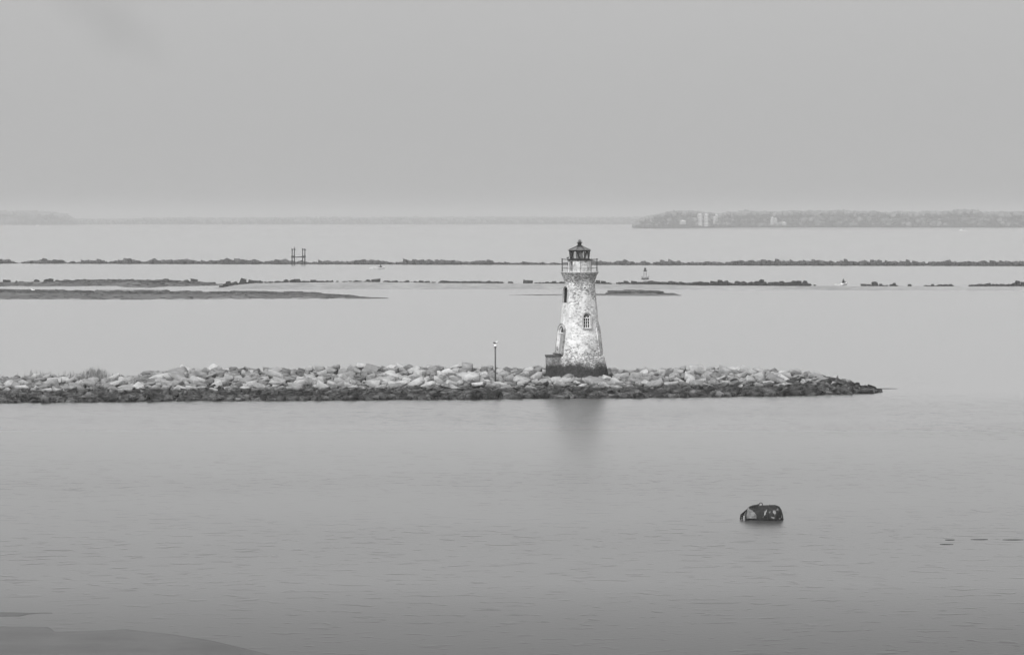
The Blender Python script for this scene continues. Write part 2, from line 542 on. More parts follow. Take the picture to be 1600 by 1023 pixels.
ROCKS = []
for k in range(14):
    P, F = rock_np(ICO3 if k < 10 else ICO2, 100 + k, planes=7 + k % 4, k=34, rough=.028)
    ROCKS.append((P, F))
ROCK_ME = [from_np('boulder', P, F, smooth=False) for P, F in ROCKS]
for me in ROCK_ME: me.materials.append(M['boulder'])
MEDS = [rock_np(ICO2, 500 + k, 7 + k % 4, 18, .035) for k in range(10)]
SMALL = [rock_np(ICO2, 300 + k, 9, 18, .06) for k in range(8)]
SMALLER = [rock_np(ICO1, 400 + k, 9, 14, .14) for k in range(8)]

def rotm(a, b_, c):
    return np.array((Matrix.Rotation(c, 3, 'Z') @ Matrix.Rotation(b_, 3, 'Y') @ Matrix.Rotation(a, 3, 'X')))

class Heap:
    """many small rocks merged into one piece of stuff"""
    def __init__(s): s.V = []; s.F = []; s.n = 0
    def add(s, rock, loc, size, rot):
        P, F = rock
        Q = (P * np.array(size)) @ rotm(*rot).T + np.array(loc)
        s.V.append(Q); s.F.append(F + s.n); s.n += len(P)
    def build(s, name, mat, smooth=False):
        return link(name, from_np(name, np.concatenate(s.V), np.concatenate(s.F), smooth), mat)

# ------------------------------------------------------------------ boulders on the jetty
TOWER_X, TOWER_D = 905.5, 400.0
tz = lambda y: at_d(TOWER_X, y, TOWER_D).z
TX = at_d(TOWER_X, 583, TOWER_D).x

# packing in the (along, slope) plane, metres, with buckets for speed
buckets = {}
def try_fill(n, smin, smax, u0, u1, v0, v1, out, sep, tmul=14):
    tries = 0; made = 0
    while made < n and tries < n * tmul:
        tries += 1
        xp = random.uniform(u0, u1); s = random.uniform(v0, v1)
        if jdepth(xp) < 3 and s > 1: continue
        P = jf(xp, s)
        if abs(P.x - TX + .3) < 4.1 and abs(P.y - TOWER_D) < 2.6: continue
        size = random.uniform(smin, smax)
        bk = int(P.x // 2); ok = True
        for (q, sq) in buckets.get(bk - 1, []) + buckets.get(bk, []) + buckets.get(bk + 1, []):
            dx = (q.x - P.x) / 1.2; dy = (q.y - P.y) * .72
            if dx * dx + dy * dy < (sep * (size + sq)) ** 2: ok = False; break
        if ok:
            out.append((P, size)); buckets.setdefault(bk, []).append((P, size)); made += 1
big = []
try_fill(60, .70, .92, -15, 1285, .26, 1.0, big, .72, 60)
try_fill(240, .52, .70, -15, 1300, .22, 1.04, big, .68, 60)
big = big[:300]
medium = []
try_fill(1500, .30, .50, -15, 1330, .20, 1.10, medium, .66, 16)
used = 0
ZONES = [(-9999, 230, 'by the marsh grass'), (230, 420, 'just right of the marsh grass'),
         (420, 600, 'well left of the thin pole'), (600, 760, 'just left of the thin pole'),
         (760, 860, 'between pole and tower'), (860, 960, 'in front of the tower'),
         (960, 1100, 'just right of the tower'), (1100, 1210, 'far right of the tower'), (1210, 9999, 'by the tapering right tip')]
proto = []
for me in ROCK_ME: proto.append(None)
def px_of(P): return 800 + P.x / P.y * FPX
def zone(P):
    x = px_of(P)
    for a, b_, t in ZONES:
        if a <= x < b_: return t
big.sort(key=lambda q: q[0].y)
for i, (P, size) in enumerate(big):
    k = random.randrange(len(ROCK_ME))
    o = bpy.data.objects.new('boulder', ROCK_ME[k]); col.objects.link(o)
    sx, sy, sz = size * random.choice((random.uniform(.85, 1.15), random.uniform(1.1, 1.7))), size * random.uniform(.8, 1.15), size * random.uniform(.55, 1.0)
    o.scale = (sx, sy, sz)
    o.rotation_euler = (random.uniform(-.5, .4), random.uniform(-.5, .5), random.uniform(0, 6.28) if random.random() < .3 else random.uniform(-.5, .5))
    o.location = (P.x, P.y, P.z + sz * random.uniform(.38, .66) * (1 if sz < .62 else .75))
    pf = at_z(px_of(P), interp(px_of(P), JP, 1), 0).y
    s = (P.y - pf) / jdepth(px_of(P))
    row = 'lower' if s < .52 else ('middle' if s < .8 else 'crest')
    if row == 'lower': t = 'pale grey boulder just above the dark weed line, '
    elif row == 'middle': t = 'pale grey boulder halfway up the jetty, '
    else: t = 'pale grey boulder on the jetty crest, '
    t = t + zone(P)
    tag(o, t, 'boulder', t.replace('pale grey boulder', 'pale grey boulders'))
# loose smaller stones wedged in the gaps
fill = Heap()
for i, (P, z) in enumerate(medium):
    fill.add(MEDS[i % 10], (P.x, P.y, P.z + z * random.uniform(.1, .5)), (z * random.choice((1.0, 1.2, 1.6)), z * random.uniform(.8, 1.1), z * random.uniform(.6, 1.05)),
             (random.uniform(-.5, .5), random.uniform(-.5, .5), random.uniform(0, 6.28)))
print('medium stones', len(medium), 'boulders', len(big))
o = fill.build('riprap_stones', M['filler'])
tag(o, 'smaller grey stones wedged between the boulders of the jetty', 'riprap stones', kind='stuff')
# weed-hung rubble along the waterline
weed = Heap()
for i in range(1900):
    xp = random.uniform(-15, 1374)
    if i % 5 == 0: xp = random.uniform(1230, 1374)
    s = random.uniform(-.02, .26 + .12 * mnoise.noise(Vector((xp * .02, 0, 5)))) if xp < 1200 else random.uniform(0, float(np.interp(xp, [1200, 1300], [.36, 1.1])))
    P = jf(xp, max(s, .004))
    z = random.choice((random.uniform(.2, .5), random.uniform(.4, .85))) * (1 if xp < 1320 else .6)
    weed.add(SMALL[i % 8], (P.x, P.y, max(P.z, -.05) + z * random.uniform(-.1, .18)), (z * random.uniform(1, 1.7), z, z * random.uniform(.5, .8)),
             (random.uniform(-.4, .4), random.uniform(-.4, .4), random.uniform(0, 6.28)))
o = weed.build('weedy_rubble', M['weedy'])
tag(o, 'dark weed-covered rubble along the waterline of the jetty', 'weedy rubble', kind='stuff')

# ------------------------------------------------------------------ marsh grass on the jetty's left end
V = []; F = []
def blade(P, h, lean, wd):
    n = len(V)
    a = random.uniform(0, 6.28)
    dx, dy = math.cos(a) * wd, math.sin(a) * wd
    l1 = Vector((lean, random.uniform(-.1, .1), 0)) * h
    V.extend([(P.x - dx, P.y - dy, P.z - .2), (P.x + dx, P.y + dy, P.z - .2),
              (P.x + l1.x * .4 + dx * .7, P.y + dy * .7, P.z + h * .6), (P.x + l1.x * .4 - dx * .7, P.y - dy * .7, P.z + h * .6),
              (P.x + l1.x, P.y + l1.y, P.z + h)])
    F.extend([(n, n + 1, n + 2, n + 3), (n + 3, n + 2, n + 4)])
for i in range(950):
    r_ = random.random()
    if r_ < .48: xp = random.gauss(146, 15); h = random.uniform(.4, 1.6) * math.exp(-((xp - 148) / 34) ** 2)
    elif r_ < .84: xp = random.uniform(24, 130); h = random.uniform(.3, 1.25) * (1 if random.random() < .3 else .55)
    elif r_ < .93: xp = random.uniform(165, 232); h = random.uniform(.2, .6)
    else: xp = random.gauss(512, 22); h = random.uniform(.25, .75)
    P = jf(xp, random.uniform(.92, 1.25))
    blade(P, h, random.gauss(0, .13), random.uniform(.025, .06))
me = bpy.data.meshes.new('marsh_grass'); me.from_pydata(V, [], F); me.update()
o = link('marsh_grass', me, M['grass'])
tag(o, 'thin upright marsh grass behind the rocks at the left end of the jetty', 'marsh grass', kind='stuff')

# ------------------------------------------------------------------ lighthouse
LH = empty('lighthouse', (TX, TOWER_D, 0))
tag(LH, 'worn whitewashed brick lighthouse with black iron lantern standing on the rock jetty', 'lighthouse')
Z = tz
prof = [(2.70, 1.15), (2.62, 1.9), (2.50, 3.0), (2.40, Z(554)), (2.31, Z(540)), (2.20, Z(525)), (2.06, Z(510)), (1.94, Z(498)), (1.83, Z(480)),
        (1.72, Z(465)), (1.62, Z(452)), (1.555, Z(442)), (1.60, Z(439)), (1.72, Z(434)), (1.82, Z(430)), (1.85, Z(428.6)), (1.90, Z(428)), (1.90, Z(426)), (.3, Z(425.9))]
# more rings so the wall can be roughened
pp = []
for (a, b_) in zip(prof[:-1], prof[1:]):
    n = max(1, int((b_[1] - a[1]) / .22))
    for i in range(n):
        t = i / n; pp.append((a[0] + (b_[0] - a[0]) * t, a[1] + (b_[1] - a[1]) * t))
pp.append(prof[-1])
def tr(r, z, a):
    return r + .035 * mnoise.fractal(Vector((math.cos(a) * 3.2, math.sin(a) * 3.2, z * 1.6)), 1.0, 2.0, 4) if r > .5 else r
tw = MB().lathe(pp, 96, True, tr)
tower = tw.build('tower', M['tower'], LH, smooth=False)

def cut(obj, mb):
    c = mb.build('cutter_tmp', None)
    c.parent = obj.parent
    bpy.context.view_layer.update()
    md = obj.modifiers.new('b', 'BOOLEAN'); md.operation = 'DIFFERENCE'; md.object = c; md.solver = 'EXACT'
    bpy.context.view_layer.update()
    dg = bpy.context.evaluated_depsgraph_get()
    me = bpy.data.meshes.new_from_object(obj.evaluated_get(dg))
    obj.modifiers.clear(); obj.data = me
    bpy.data.objects.remove(c)

def side(ang, r, z, tilt=0):
    """frame on the tower wall: ang measured from the camera side, positive to the right; local x along wall, y inward"""
    a = R(ang)
    return Matrix.Translation((r * math.sin(a), -r * math.cos(a), z)) @ Matrix.Rotation(a, 4, 'Z') @ Matrix.Rotation(R(-tilt), 4, 'X')

def arch_prism(mb, w_, h, d0, d1, seg=14, pointed=1.0):
    """solid with an arched head: width w_, total height h, y from d0 to d1, base at z 0"""
    r = w_ / 2; pts = [(-r, 0), (r, 0), (r, h - r * pointed)]
    for k in range(1, seg):
        t = math.pi * k / seg
        pts.append((r * math.cos(t), h - r * pointed + r * pointed * math.sin(t)))
    pts.append((-r, h - r * pointed))
    A = [mb.bm.verts.new((x, d0, z)) for x, z in pts]; B = [mb.bm.verts.new((x, d1, z)) for x, z in pts]
    n = len(pts)
    for k in range(n): mb.bm.faces.new((A[k], A[(k + 1) % n], B[(k + 1) % n], B[k]))
    mb.bm.faces.new(A); mb.bm.faces.new(list(reversed(B)))
    return mb

def arch_band(mb, w_, h, th, d0, d1, seg=14, legs=True, pointed=1.0):
    """arched moulding round an opening"""
    def path(r, rp, base):
        pts = [(r, base)] if legs else []
        for k in range(seg + 1):
            t = math.pi * k / seg
            pts.append((r * math.cos(t), h - w_ / 2 * pointed + rp * math.sin(t)))
        if legs: pts.append((-r, base))
        return pts
    inn = path(w_ / 2, w_ / 2 * pointed, 0); out = path(w_ / 2 + th, w_ / 2 * pointed + th, 0)
    n = len(inn)
    def vs(p, d): return [mb.bm.verts.new((x, d, z)) for x, z in p]
    a, b_, c, d = vs(inn, d0), vs(out, d0), vs(out, d1), vs(inn, d1)
    for k in range(n - 1):
        mb.bm.faces.new((a[k], a[k + 1], b_[k + 1], b_[k])); mb.bm.faces.new((b_[k], b_[k + 1], c[k + 1], c[k]))
        mb.bm.faces.new((c[k], c[k + 1], d[k + 1], d[k])); mb.bm.faces.new((d[k], d[k + 1], a[k + 1], a[k]))
    for k in (0, n - 1): mb.bm.faces.new((a[k], b_[k], c[k], d[k]))
    return mb

# openings: front window, side window, round hole, door
W1 = side(22, 2.045, Z(511.5), 5); W1h = Z(489) - Z(511.5)
W2 = side(-63, 1.745, Z(472.5), 4); W2h = Z(447.5) - Z(472.5)
DR = side(-66, 2.36, Z(553), 6.7); DRh = Z(509) - Z(553)
HO = side(19, 1.63, Z(449.5))
for Mx, w_, h, dp in ((W1, .74, W1h, .36), (W2, .95, W2h, .42), (DR, 1.15, DRh, .5)):
    mb = MB(); arch_prism(mb, w_, h, -.6, dp); mb.xf(Mx); cut(tower, mb)
mb = MB(); mb.cone((0, -.4, 0), .10, .10, .75, 14, Matrix.Rotation(R(-90), 4, 'X')); mb.xf(HO); cut(tower, mb)
mb = MB(); mb.cone((0, 0, 0), .13, .13, .05, 16, Matrix.Rotation(R(-90), 4, 'X')); mb.xf(HO @ Matrix.Translation((0, -.07, 0)))
# ring round the port is a torus so that the hole stays open
mb.bm.free(); mb = MB().torus((0, 0, 0), .15, .045, 18, 'Y'); mb.xf(HO @ Matrix.Translation((0, -.03, 0)))
mb.build('vent_ring', M['whitepaint'], LH)
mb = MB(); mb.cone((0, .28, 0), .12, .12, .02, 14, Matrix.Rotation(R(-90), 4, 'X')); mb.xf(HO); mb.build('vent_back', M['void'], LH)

# front window: frame, glazing bars, dark pane, hood and sill
win = MB(); arch_band(win, .64, W1h - .05, .05, .10, .20)
win.box((0, .15, .03), (.64, .10, .06)); win.box((0, .15, W1h * .70), (.64, .10, .09))
for k in (-1, 1): win.box((k * .107, .152, W1h * .35), (.04, .07, W1h * .66))
for k in (1, 2): win.box((0, .152, .06 + k * W1h * .215), (.62, .06, .035))
for a in (-40, 0, 40):
    win.bar((0, .152, W1h * .73), (math.sin(R(a)) * .30, .152, W1h * .73 + math.cos(R(a)) * .30), .02)
win.xf(W1)
wf = win.build('window', M['whitepaint'], LH); wf['label'] = 'arched white-framed window with small dark panes facing the viewer'
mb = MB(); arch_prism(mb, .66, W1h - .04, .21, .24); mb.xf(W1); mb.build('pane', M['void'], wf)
mb = MB(); arch_band(mb, .80, W1h + .05, .11, -.10, .12); mb.xf(W1); mb.rough(.03, 5); mb.build('hood_mould', M['greytrim'], wf)
mb = MB(); mb.box((0, -.02, -.06), (1.0, .28, .11)); mb.xf(W1); mb.build('sill', M['trim'], wf)

# side window: near-black panel set in the slot for its recess shade
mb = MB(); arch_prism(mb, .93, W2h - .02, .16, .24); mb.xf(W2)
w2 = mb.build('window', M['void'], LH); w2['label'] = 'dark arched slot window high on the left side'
mb = MB(); arch_band(mb, .96, W2h + .03, .07, -.05, .10); mb.xf(W2); mb.rough(.02, 5); mb.build('surround', M['trim'], w2)

# arched door on the left: whitewashed frame, grey boards nearer the viewer, brick band round it
mb = MB(); arch_prism(mb, 1.12, DRh - .05, .10, .28); mb.xf(DR)
dr = mb.build('door', M['tower'], LH); dr['label'] = 'tall arched door with grey boards on the left side above the landing'
mb = MB(); arch_prism(mb, .78, DRh - .75, .05, .09); mb.xf(DR @ Matrix.Translation((.14, 0, .08))); mb.build('door_boards', M['doorpaint'], dr)
mb = MB(); mb.box((0, .05, DRh * .76), (1.1, .08, .09)); mb.xf(DR); mb.build('transom', M['whitepaint'], dr)
mb = MB(); arch_prism(mb, .6, .5, .05, .09); mb.xf(DR @ Matrix.Translation((.1, 0, DRh * .79))); mb.build('fanlight', M['gulldark'], dr)
mb = MB(); arch_band(mb, 1.16, DRh + .02, .20, -.07, .30); mb.xf(DR); mb.rough(.04, 4); mb.build('door_surround', M['tower'], dr)
mb = MB(); arch_band(mb, 1.50, DRh + .22, .09, -.13, .2); mb.xf(DR); mb.rough(.04, 4); mb.build('door_hood', M['block'], dr)
mb = MB(); mb.box((0, -.12, .03), (1.5, .5, .14)); mb.xf(DR); mb.build('threshold', M['slab'], dr)

# prow-like base and the right-hand buttress
def fr(r, z, a):
    c = max(0, math.cos(a)); return r + (.10 + .02) * c ** 6 + .045 * mnoise.fractal(Vector((math.cos(a) * 3, math.sin(a) * 3, z * 2)), 1, 2, 4)
fb = MB().lathe([(2.95, .9), (2.86, 1.7), (2.77, 2.2), (2.66, 2.7), (2.56, 3.2), (2.50, 3.45), (2.34, 3.62)], 72, True, fr)
fb.build('foundation', M['tower'], LH)
bt = MB()
q = [(2.0, Z(553)), (2.52, Z(554)), (2.60, Z(558)), (2.95, Z(583)), (2.0, Z(583))]
A = [bt.bm.verts.new((x, -.45, z)) for x, z in q]; B = [bt.bm.verts.new((x, .45, z)) for x, z in q]
for k in range(5): bt.bm.faces.new((A[k], A[(k + 1) % 5], B[(k + 1) % 5], B[k]))
bt.bm.faces.new(A); bt.bm.faces.new(B)
bt.build('buttress', M['tower'], LH)
# tall pilaster seen on the right edge
mb = MB(); SB = side(74, 2.31, Z(553), 6.7); arch_band(mb, 1.0, Z(508) - Z(553), .2, -.08, .35); mb.xf(SB); mb.rough(.04, 4)
mb.build('blind_arch', M['tower'], LH)

# landing block on the left
lx0, lx1 = -(TOWER_X - 853) / 15, -(TOWER_X - 884) / 15
lb = MB(); lb.box(((lx0 + lx1) / 2, -.2, (Z(556) + 1.1) / 2), (lx1 - lx0, 2.7, Z(556) - 1.1))
bmesh.ops.subdivide_edges(lb.bm, edges=lb.bm.edges[:], cuts=9, use_grid_fill=True); lb.rough(.06, 3)
ld = lb.build('landing', M['block'], LH)
mb = MB(); mb.box(((lx0 + lx1) / 2 - .03, -.2, Z(555.2)), (lx1 - lx0 + .14, 2.86, .12)); mb.build('landing_slab', M['slab'], ld)
mb = MB(); mb.box((lx1 - .15, -1.62, 1.5), (1.2, .8, 1.5)); bmesh.ops.subdivide_edges(mb.bm, edges=mb.bm.edges[:], cuts=6, use_grid_fill=True); mb.rough(.10, 2)
mb.build('footing', M['block'], LH)

# watch room, gallery and lantern
zf = Z(426)
wr = MB().lathe([(1.20, zf - .05), (1.20, Z(421)), (1.19, Z(416)), (1.20, Z(411)), (1.18, Z(406.5)), (.5, Z(406.4))], 64, True,
                lambda r, z, a: r + .018 * mnoise.fractal(Vector((math.cos(a) * 3, math.sin(a) * 3, z * 2)), 1, 2, 3))
watch = wr.build('watch_room', M['tower'], LH)
WD = side(-50, 1.18, zf + .12)
mb = MB(); mb.box((0, .1, .53), (.50, .9, 1.04)); mb.xf(WD); cut(watch, mb)
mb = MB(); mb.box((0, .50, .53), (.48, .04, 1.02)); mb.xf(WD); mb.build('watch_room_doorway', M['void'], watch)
mb = MB().lathe([(1.22, Z(406.8)), (1.30, Z(406.2)), (1.30, Z(405)), (1.12, Z(404.6)), (1.08, Z(404.6))], 48); mb.build('lantern_curb', M['iron'], LH)
mb = MB().lathe([(1.97, zf - .02), (1.99, zf + .03), (1.99, zf + .09), (1.2, zf + .10)], 56); mb.build('gallery_floor', M['trim'], LH)
# gallery railing
rl = empty('gallery_railing', (0, 0, 0)); rl.parent = LH
RG = 1.90
zt = Z(405.2)
top = MB().torus((0, 0, zt), RG, .026, 40); top.build('top_rail', M['rail'], rl)
mid = MB().torus((0, 0, Z(419)), RG, .018, 40); mid.build('middle_rail', M['rail'], rl)
for k in range(10):
    a = R(-90 + 2.5 + 36 * k)
    mb = MB(); mb.bar((RG * math.cos(a), RG * math.sin(a), zf + .06), (RG * math.cos(a), RG * math.sin(a), zt + .05), .026)
    mb.ball((RG * math.cos(a), RG * math.sin(a), zt + .05), .045, 8)
    mb.build('railing_post', M['rail'], rl)
# lantern glazing: eight sides with slanting bars
g0, g1 = Z(404.8), Z(391.5)
rb, rt = 1.03, 1.08
LA = [R(22.5 + 45 * k + 4) for k in range(8)]
gl = MB()
B_ = [gl.bm.verts.new((rb * .96 * math.cos(a), rb * .96 * math.sin(a), g0)) for a in LA]
T_ = [gl.bm.verts.new((rt * .96 * math.cos(a), rt * .96 * math.sin(a), g1)) for a in LA]
for k in range(8): gl.bm.faces.new((B_[k], B_[(k + 1) % 8], T_[(k + 1) % 8], T_[k]))
gl.build('lantern_glass', M['glass'], LH)
lf = MB()
for k, a in enumerate(LA):
    a2 = LA[(k + 1) % 8]
    c = lambda r, t: (r * math.cos(t), r * math.sin(t))
    lf.bar((*c(rb, a), g0), (*c(rt, a), g1), .030)
    am = (a + (a2 if a2 > a else a2 + 2 * math.pi)) / 2
    if k % 2 == 0: lf.bar((*c(rb, a), g0), (*c(rt * .93, am), g1), .10)
    else: lf.bar((*c(rb * .93, am), g0), (*c(rt, a), g1), .07)
    lf.bar((*c(rb, a), g0 + .03), (*c(rb, a2), g0 + .03), .05)
    lf.bar((*c(rt, a), g1 - .03), (*c(rt, a2), g1 - .03), .05)
lf.build('lantern_frame', M['iron'], LH)
# broken sheet-metal panels standing in two of the bays
pn = MB()
for (ka, t0, t1, u0, u1) in ((5, .0, .55, .18, .62), (2, .2, .7, .3, .5)):
    a, a2 = LA[ka], LA[(ka + 1) % 8]
    P0 = Vector((rb * .9 * math.cos(a), rb * .9 * math.sin(a), g0)); P1 = Vector((rb * .9 * math.cos(a2), rb * .9 * math.sin(a2), g0))
    lo, hi = P0.lerp(P1, t0), P0.lerp(P1, t1 + .35); lu, hu = P0.lerp(P1, u0), P0.lerp(P1, u1)
    up = Vector((0, 0, g1 - g0 - .02))
    inn = Vector((-math.cos(a), -math.sin(a), 0)) * .03
    vs = [pn.bm.verts.new(x) for x in (lo, hi, hu + up, lu + up, lo + inn, hi + inn, hu + up + inn, lu + up + inn)]
    for f_ in ((0, 1, 2, 3), (4, 7, 6, 5), (0, 4, 5, 1), (1, 5, 6, 2), (2, 6, 7, 3), (3, 7, 4, 0)): pn.bm.faces.new([vs[i] for i in f_])
pn.build('blanking_panel', M['iron'], LH)
# lamp inside
mb = MB().lathe([(.05, g0 - .05), (.16, g0), (.16, g0 + .15), (.26, g0 + .22), (.30, g0 + .42), (.26, g0 + .62), (.1, g0 + .7)], 20); mb.build('lamp', M['doorpaint'], LH, smooth=True)
# roof: eight flat facets, wide eave, neck, cap and ball
rf = MB().lathe([(1.16, g1 - .05), (1.24, g1 + .02), (1.16, g1 + .10), (.80, g1 + .23), (.45, g1 + .38), (.27, g1 + .46)], 8)
rf.xf(Matrix.Rotation(LA[0], 4, 'Z'))
roof = rf.build('lantern_roof', M['ironroof'], LH)
ev = MB()
for k, a in enumerate(LA):
    a2 = LA[(k + 1) % 8]
    ev.bar((1.21 * math.cos(a), 1.21 * math.sin(a), g1 + .01), (1.21 * math.cos(a2), 1.21 * math.sin(a2), g1 + .01), .055)
    ev.bar((1.17 * math.cos(a), 1.17 * math.sin(a), g1 + .10), (.28 * math.cos(a), .28 * math.sin(a), g1 + .47), .022)
ev.build('eave', M['iron'], roof)
zn = g1 + .41
mb = MB().lathe([(.36, zn), (.40, zn + .05), (.27, zn + .12), (.20, zn + .16), (.20, zn + .34), (.27, zn + .39), (.33, zn + .41), (.33, zn + .44), (.15, zn + .46)], 24)
mb.build('ventilator', M['iron'], roof)
mb = MB().ball((0, 0, zn + .55), .135, 16); mb.build('vent_ball', M['ironroof'], roof, smooth=True)
mb = MB().torus((0, 0, zn + .55), .17, .016, 18, 'Y'); mb.build('finial_ring', M['iron'], roof)

# ------------------------------------------------------------------ birds
def bird(kind, loc, rz, s, mats, label, group=None, fly=False):
    """gull-like bird standing: body and head one surface, wings, bill, legs as children"""
    root = empty(kind, loc, rz); tag(root, label, 'bird', group)
    pts = [(-.30, 0, .17, .012, .03), (-.20, 0, .185, .045, .04), (-.08, 0, .20, .085, .075), (.05, 0, .215, .09, .085), (.13, 0, .25, .06, .065),
           (.17, 0, .30, .042, .045), (.21, 0, .335, .045, .045), (.25, 0, .335, .03, .03), (.27, 0, .33, .008, .01)]
    bm = bmesh.new(); rings = []
    for (x, y, z, ry, rz_) in pts:
        rings.append([bm.verts.new((x * s, (y + ry * math.cos(t)) * s, (z + rz_ * math.sin(t)) * s)) for t in [2 * math.pi * k / 12 for k in range(12)]])
    for p, q in zip(rings[:-1], rings[1:]):
        for k in range(12): bm.faces.new((p[k], p[(k + 1) % 12], q[(k + 1) % 12], q[k]))
    bm.faces.new(rings[0]); bm.faces.new(rings[-1])
    mb = MB(); mb.bm.free(); mb.bm = bm; mb.build('body', mats[0], root, smooth=True)
    for sd in (-1, 1):
        mb = MB(); mb.ball((0, 0, 0), 1, 12, (.19, .018, .06))
        mb.xf(Matrix.Diagonal((s, s, s, 1)) @ Matrix.Translation((-.10, sd * .085, .215)) @ Matrix.Rotation(R(-6), 4, 'Y'))
        mb.build('wing', mats[1], root, smooth=True)
        mb = MB(); mb.bar((0, sd * .03 * s, 0), (-.01 * s, sd * .03 * s, .13 * s), .007 * s, 6); mb.box((.015 * s, sd * .03 * s, .004 * s), (.05 * s, .03 * s, .006 * s))
        mb.build('leg', M['post'], root)
    mb = MB(); mb.cone((.255 * s, 0, .33 * s), .013 * s, .003 * s, .07 * s, 8, Matrix.Rotation(R(95), 4, 'Y')); mb.build('bill', M['post'], root)
    return root

# thin pole with its white cap
PX = at_d(774, 585, 392.0); pole_top = at_d(773.4, 542.0, 392.0).z
pr = empty('marker_pole', (PX.x, 392.0, 0)); tag(pr, 'thin dark pole with a white cap standing in the boulders left of the tower', 'pole')
mb = MB(); mb.cone((0, 0, .9), .085, .075, pole_top - .9, 12)
mb.build('pole', M['post'], pr, smooth=True)
mb = MB(); mb.cone((0, 0, pole_top - .02), .15, .15, .05, 14); mb.build('collar', M['post'], pr)
mb = MB().lathe([(.09, pole_top + .03), (.15, pole_top + .06), (.155, pole_top + .16), (.10, pole_top + .23), (.05, pole_top + .24)], 16); mb.build('cap', M['white'], pr, smooth=True)
bird('gull', (PX.x, 392.0, pole_top + .24), R(20), .95, (M['gullwhite'], M['gulldark']), 'small gull with dark wings standing on the white cap of the pole')
a_ = R(-130)
bird('small_bird', (TX + RG * math.cos(a_) , TOWER_D + RG * math.sin(a_), zt + .026), R(60), .75, (M['gulldark'], M['gulldark']), 'small dark bird perched on the left of the lighthouse gallery railing')

# ------------------------------------------------------------------ half-sunk drum float
DP = at_z(1195, 812, 0)
dq = empty('mooring_float', (DP.x, DP.y + .3, 0), R(-14)); tag(dq, 'dark rusty drum-shaped mooring float lying half sunk in the near water', 'float')
bm = bmesh.new(); rings = []
prof_d = [(-1.02, .60, .02), (-.98, .66, .03), (-.90, .72, .06), (-.4, .745, .09), (.2, .76, .11), (.62, .77, .12), (.86, .70, .10), (1.0, .55, .06), (1.08, .36, 0), (1.10, .12, 0)]
for (x, r, zc) in prof_d:
    rings.append([bm.verts.new((x, r * math.cos(t), zc + r * math.sin(t))) for t in [2 * math.pi * k / 40 for k in range(40)]])
for p, q in zip(rings[:-1], rings[1:]):
    for k in range(40): bm.faces.new((p[k], p[(k + 1) % 40], q[(k + 1) % 40], q[k]))
bm.faces.new(rings[0]); bm.faces.new(rings[-1])
bmesh.ops.subdivide_edges(bm, edges=bm.edges[:], cuts=1, use_grid_fill=True)
mb = MB(); mb.bm.free(); mb.bm = bm; mb.rough(.02, 4); mb.build('drum', M['drum'], dq, smooth=True)
mb = MB(); mb.cone((-1.06, 0, .03), .56, .50, .05, 32, Matrix.Rotation(R(-90), 4, 'Y')); mb.build('end_plate', M['drumend'], dq)
# crusted pale shoulder
V = []; F = []
nx_, nt_ = 14, 18
for j in range(nx_):
    for i in range(nt_):
        u, v = j / (nx_ - 1), i / (nt_ - 1)
        x = -.95 + .62 * u
        t0, t1 = R(-178), R(-178 + 58 * (1 - .75 * u ** 1.2) * (1 + .25 * mnoise.noise(Vector((u * 5, 1.3, 0)))))
        t = t0 + (t1 - t0) * v
        r = float(np.interp(x, [p[0] for p in prof_d], [p[1] for p in prof_d])) + .02 + .02 * mnoise.noise(Vector((x * 7, t * 5, 0)))
        zc = float(np.interp(x, [p[0] for p in prof_d], [p[2] for p in prof_d]))
        V.append((x, -r * math.cos(t + R(180)), zc + r * math.sin(t + R(180))))
for j in range(nx_ - 1):
    for i in range(nt_ - 1):
        F.append((j * nt_ + i, j * nt_ + i + 1, (j + 1) * nt_ + i + 1, (j + 1) * nt_ + i))
me = from_np('guano_crust', V, np.array(F), True)
cr = link('guano_crust', me, M['drumend'], dq)
sm = cr.modifiers.new('t', 'SOLIDIFY'); sm.thickness = .02
# bail of bent bars at the left end, lifting ring, waterline strake
mb = MB()
for y in (-.28, .28):
    mb.tube([(-1.42, y, -.2), (-1.36, y, .28), (-.78, y, .78), (-.40, y, .86), (-.36, y, .78)], .045)
    mb.tube([(-1.06, y, -.2), (-1.06, y, .34), (-.70, y, .62)], .06)
mb.bar((-1.36, -.28, .28), (-1.36, .28, .28), .04); mb.bar((-.78, -.28, .78), (-.78, .28, .78), .04)
mb.bar((-1.38, -.28, .18), (-1.06, -.28, .34), .03)
mb.build('bail', M['iron'], dq)
mb = MB().torus((-.22, 0, .90), .10, .022, 18, 'Y'); mb.build('lifting_ring', M['iron'], dq)
mb = MB()
for x, r, zc in ((-.45, .745, .09), (.30, .76, .11)):
    pts = [(x, (r + .015) * math.cos(R(t)), zc + (r + .015) * math.sin(R(t))) for t in range(-10, 191, 10)]
    mb.tube(pts, .022, 6)
mb.build('hoop', M['iron'], dq)

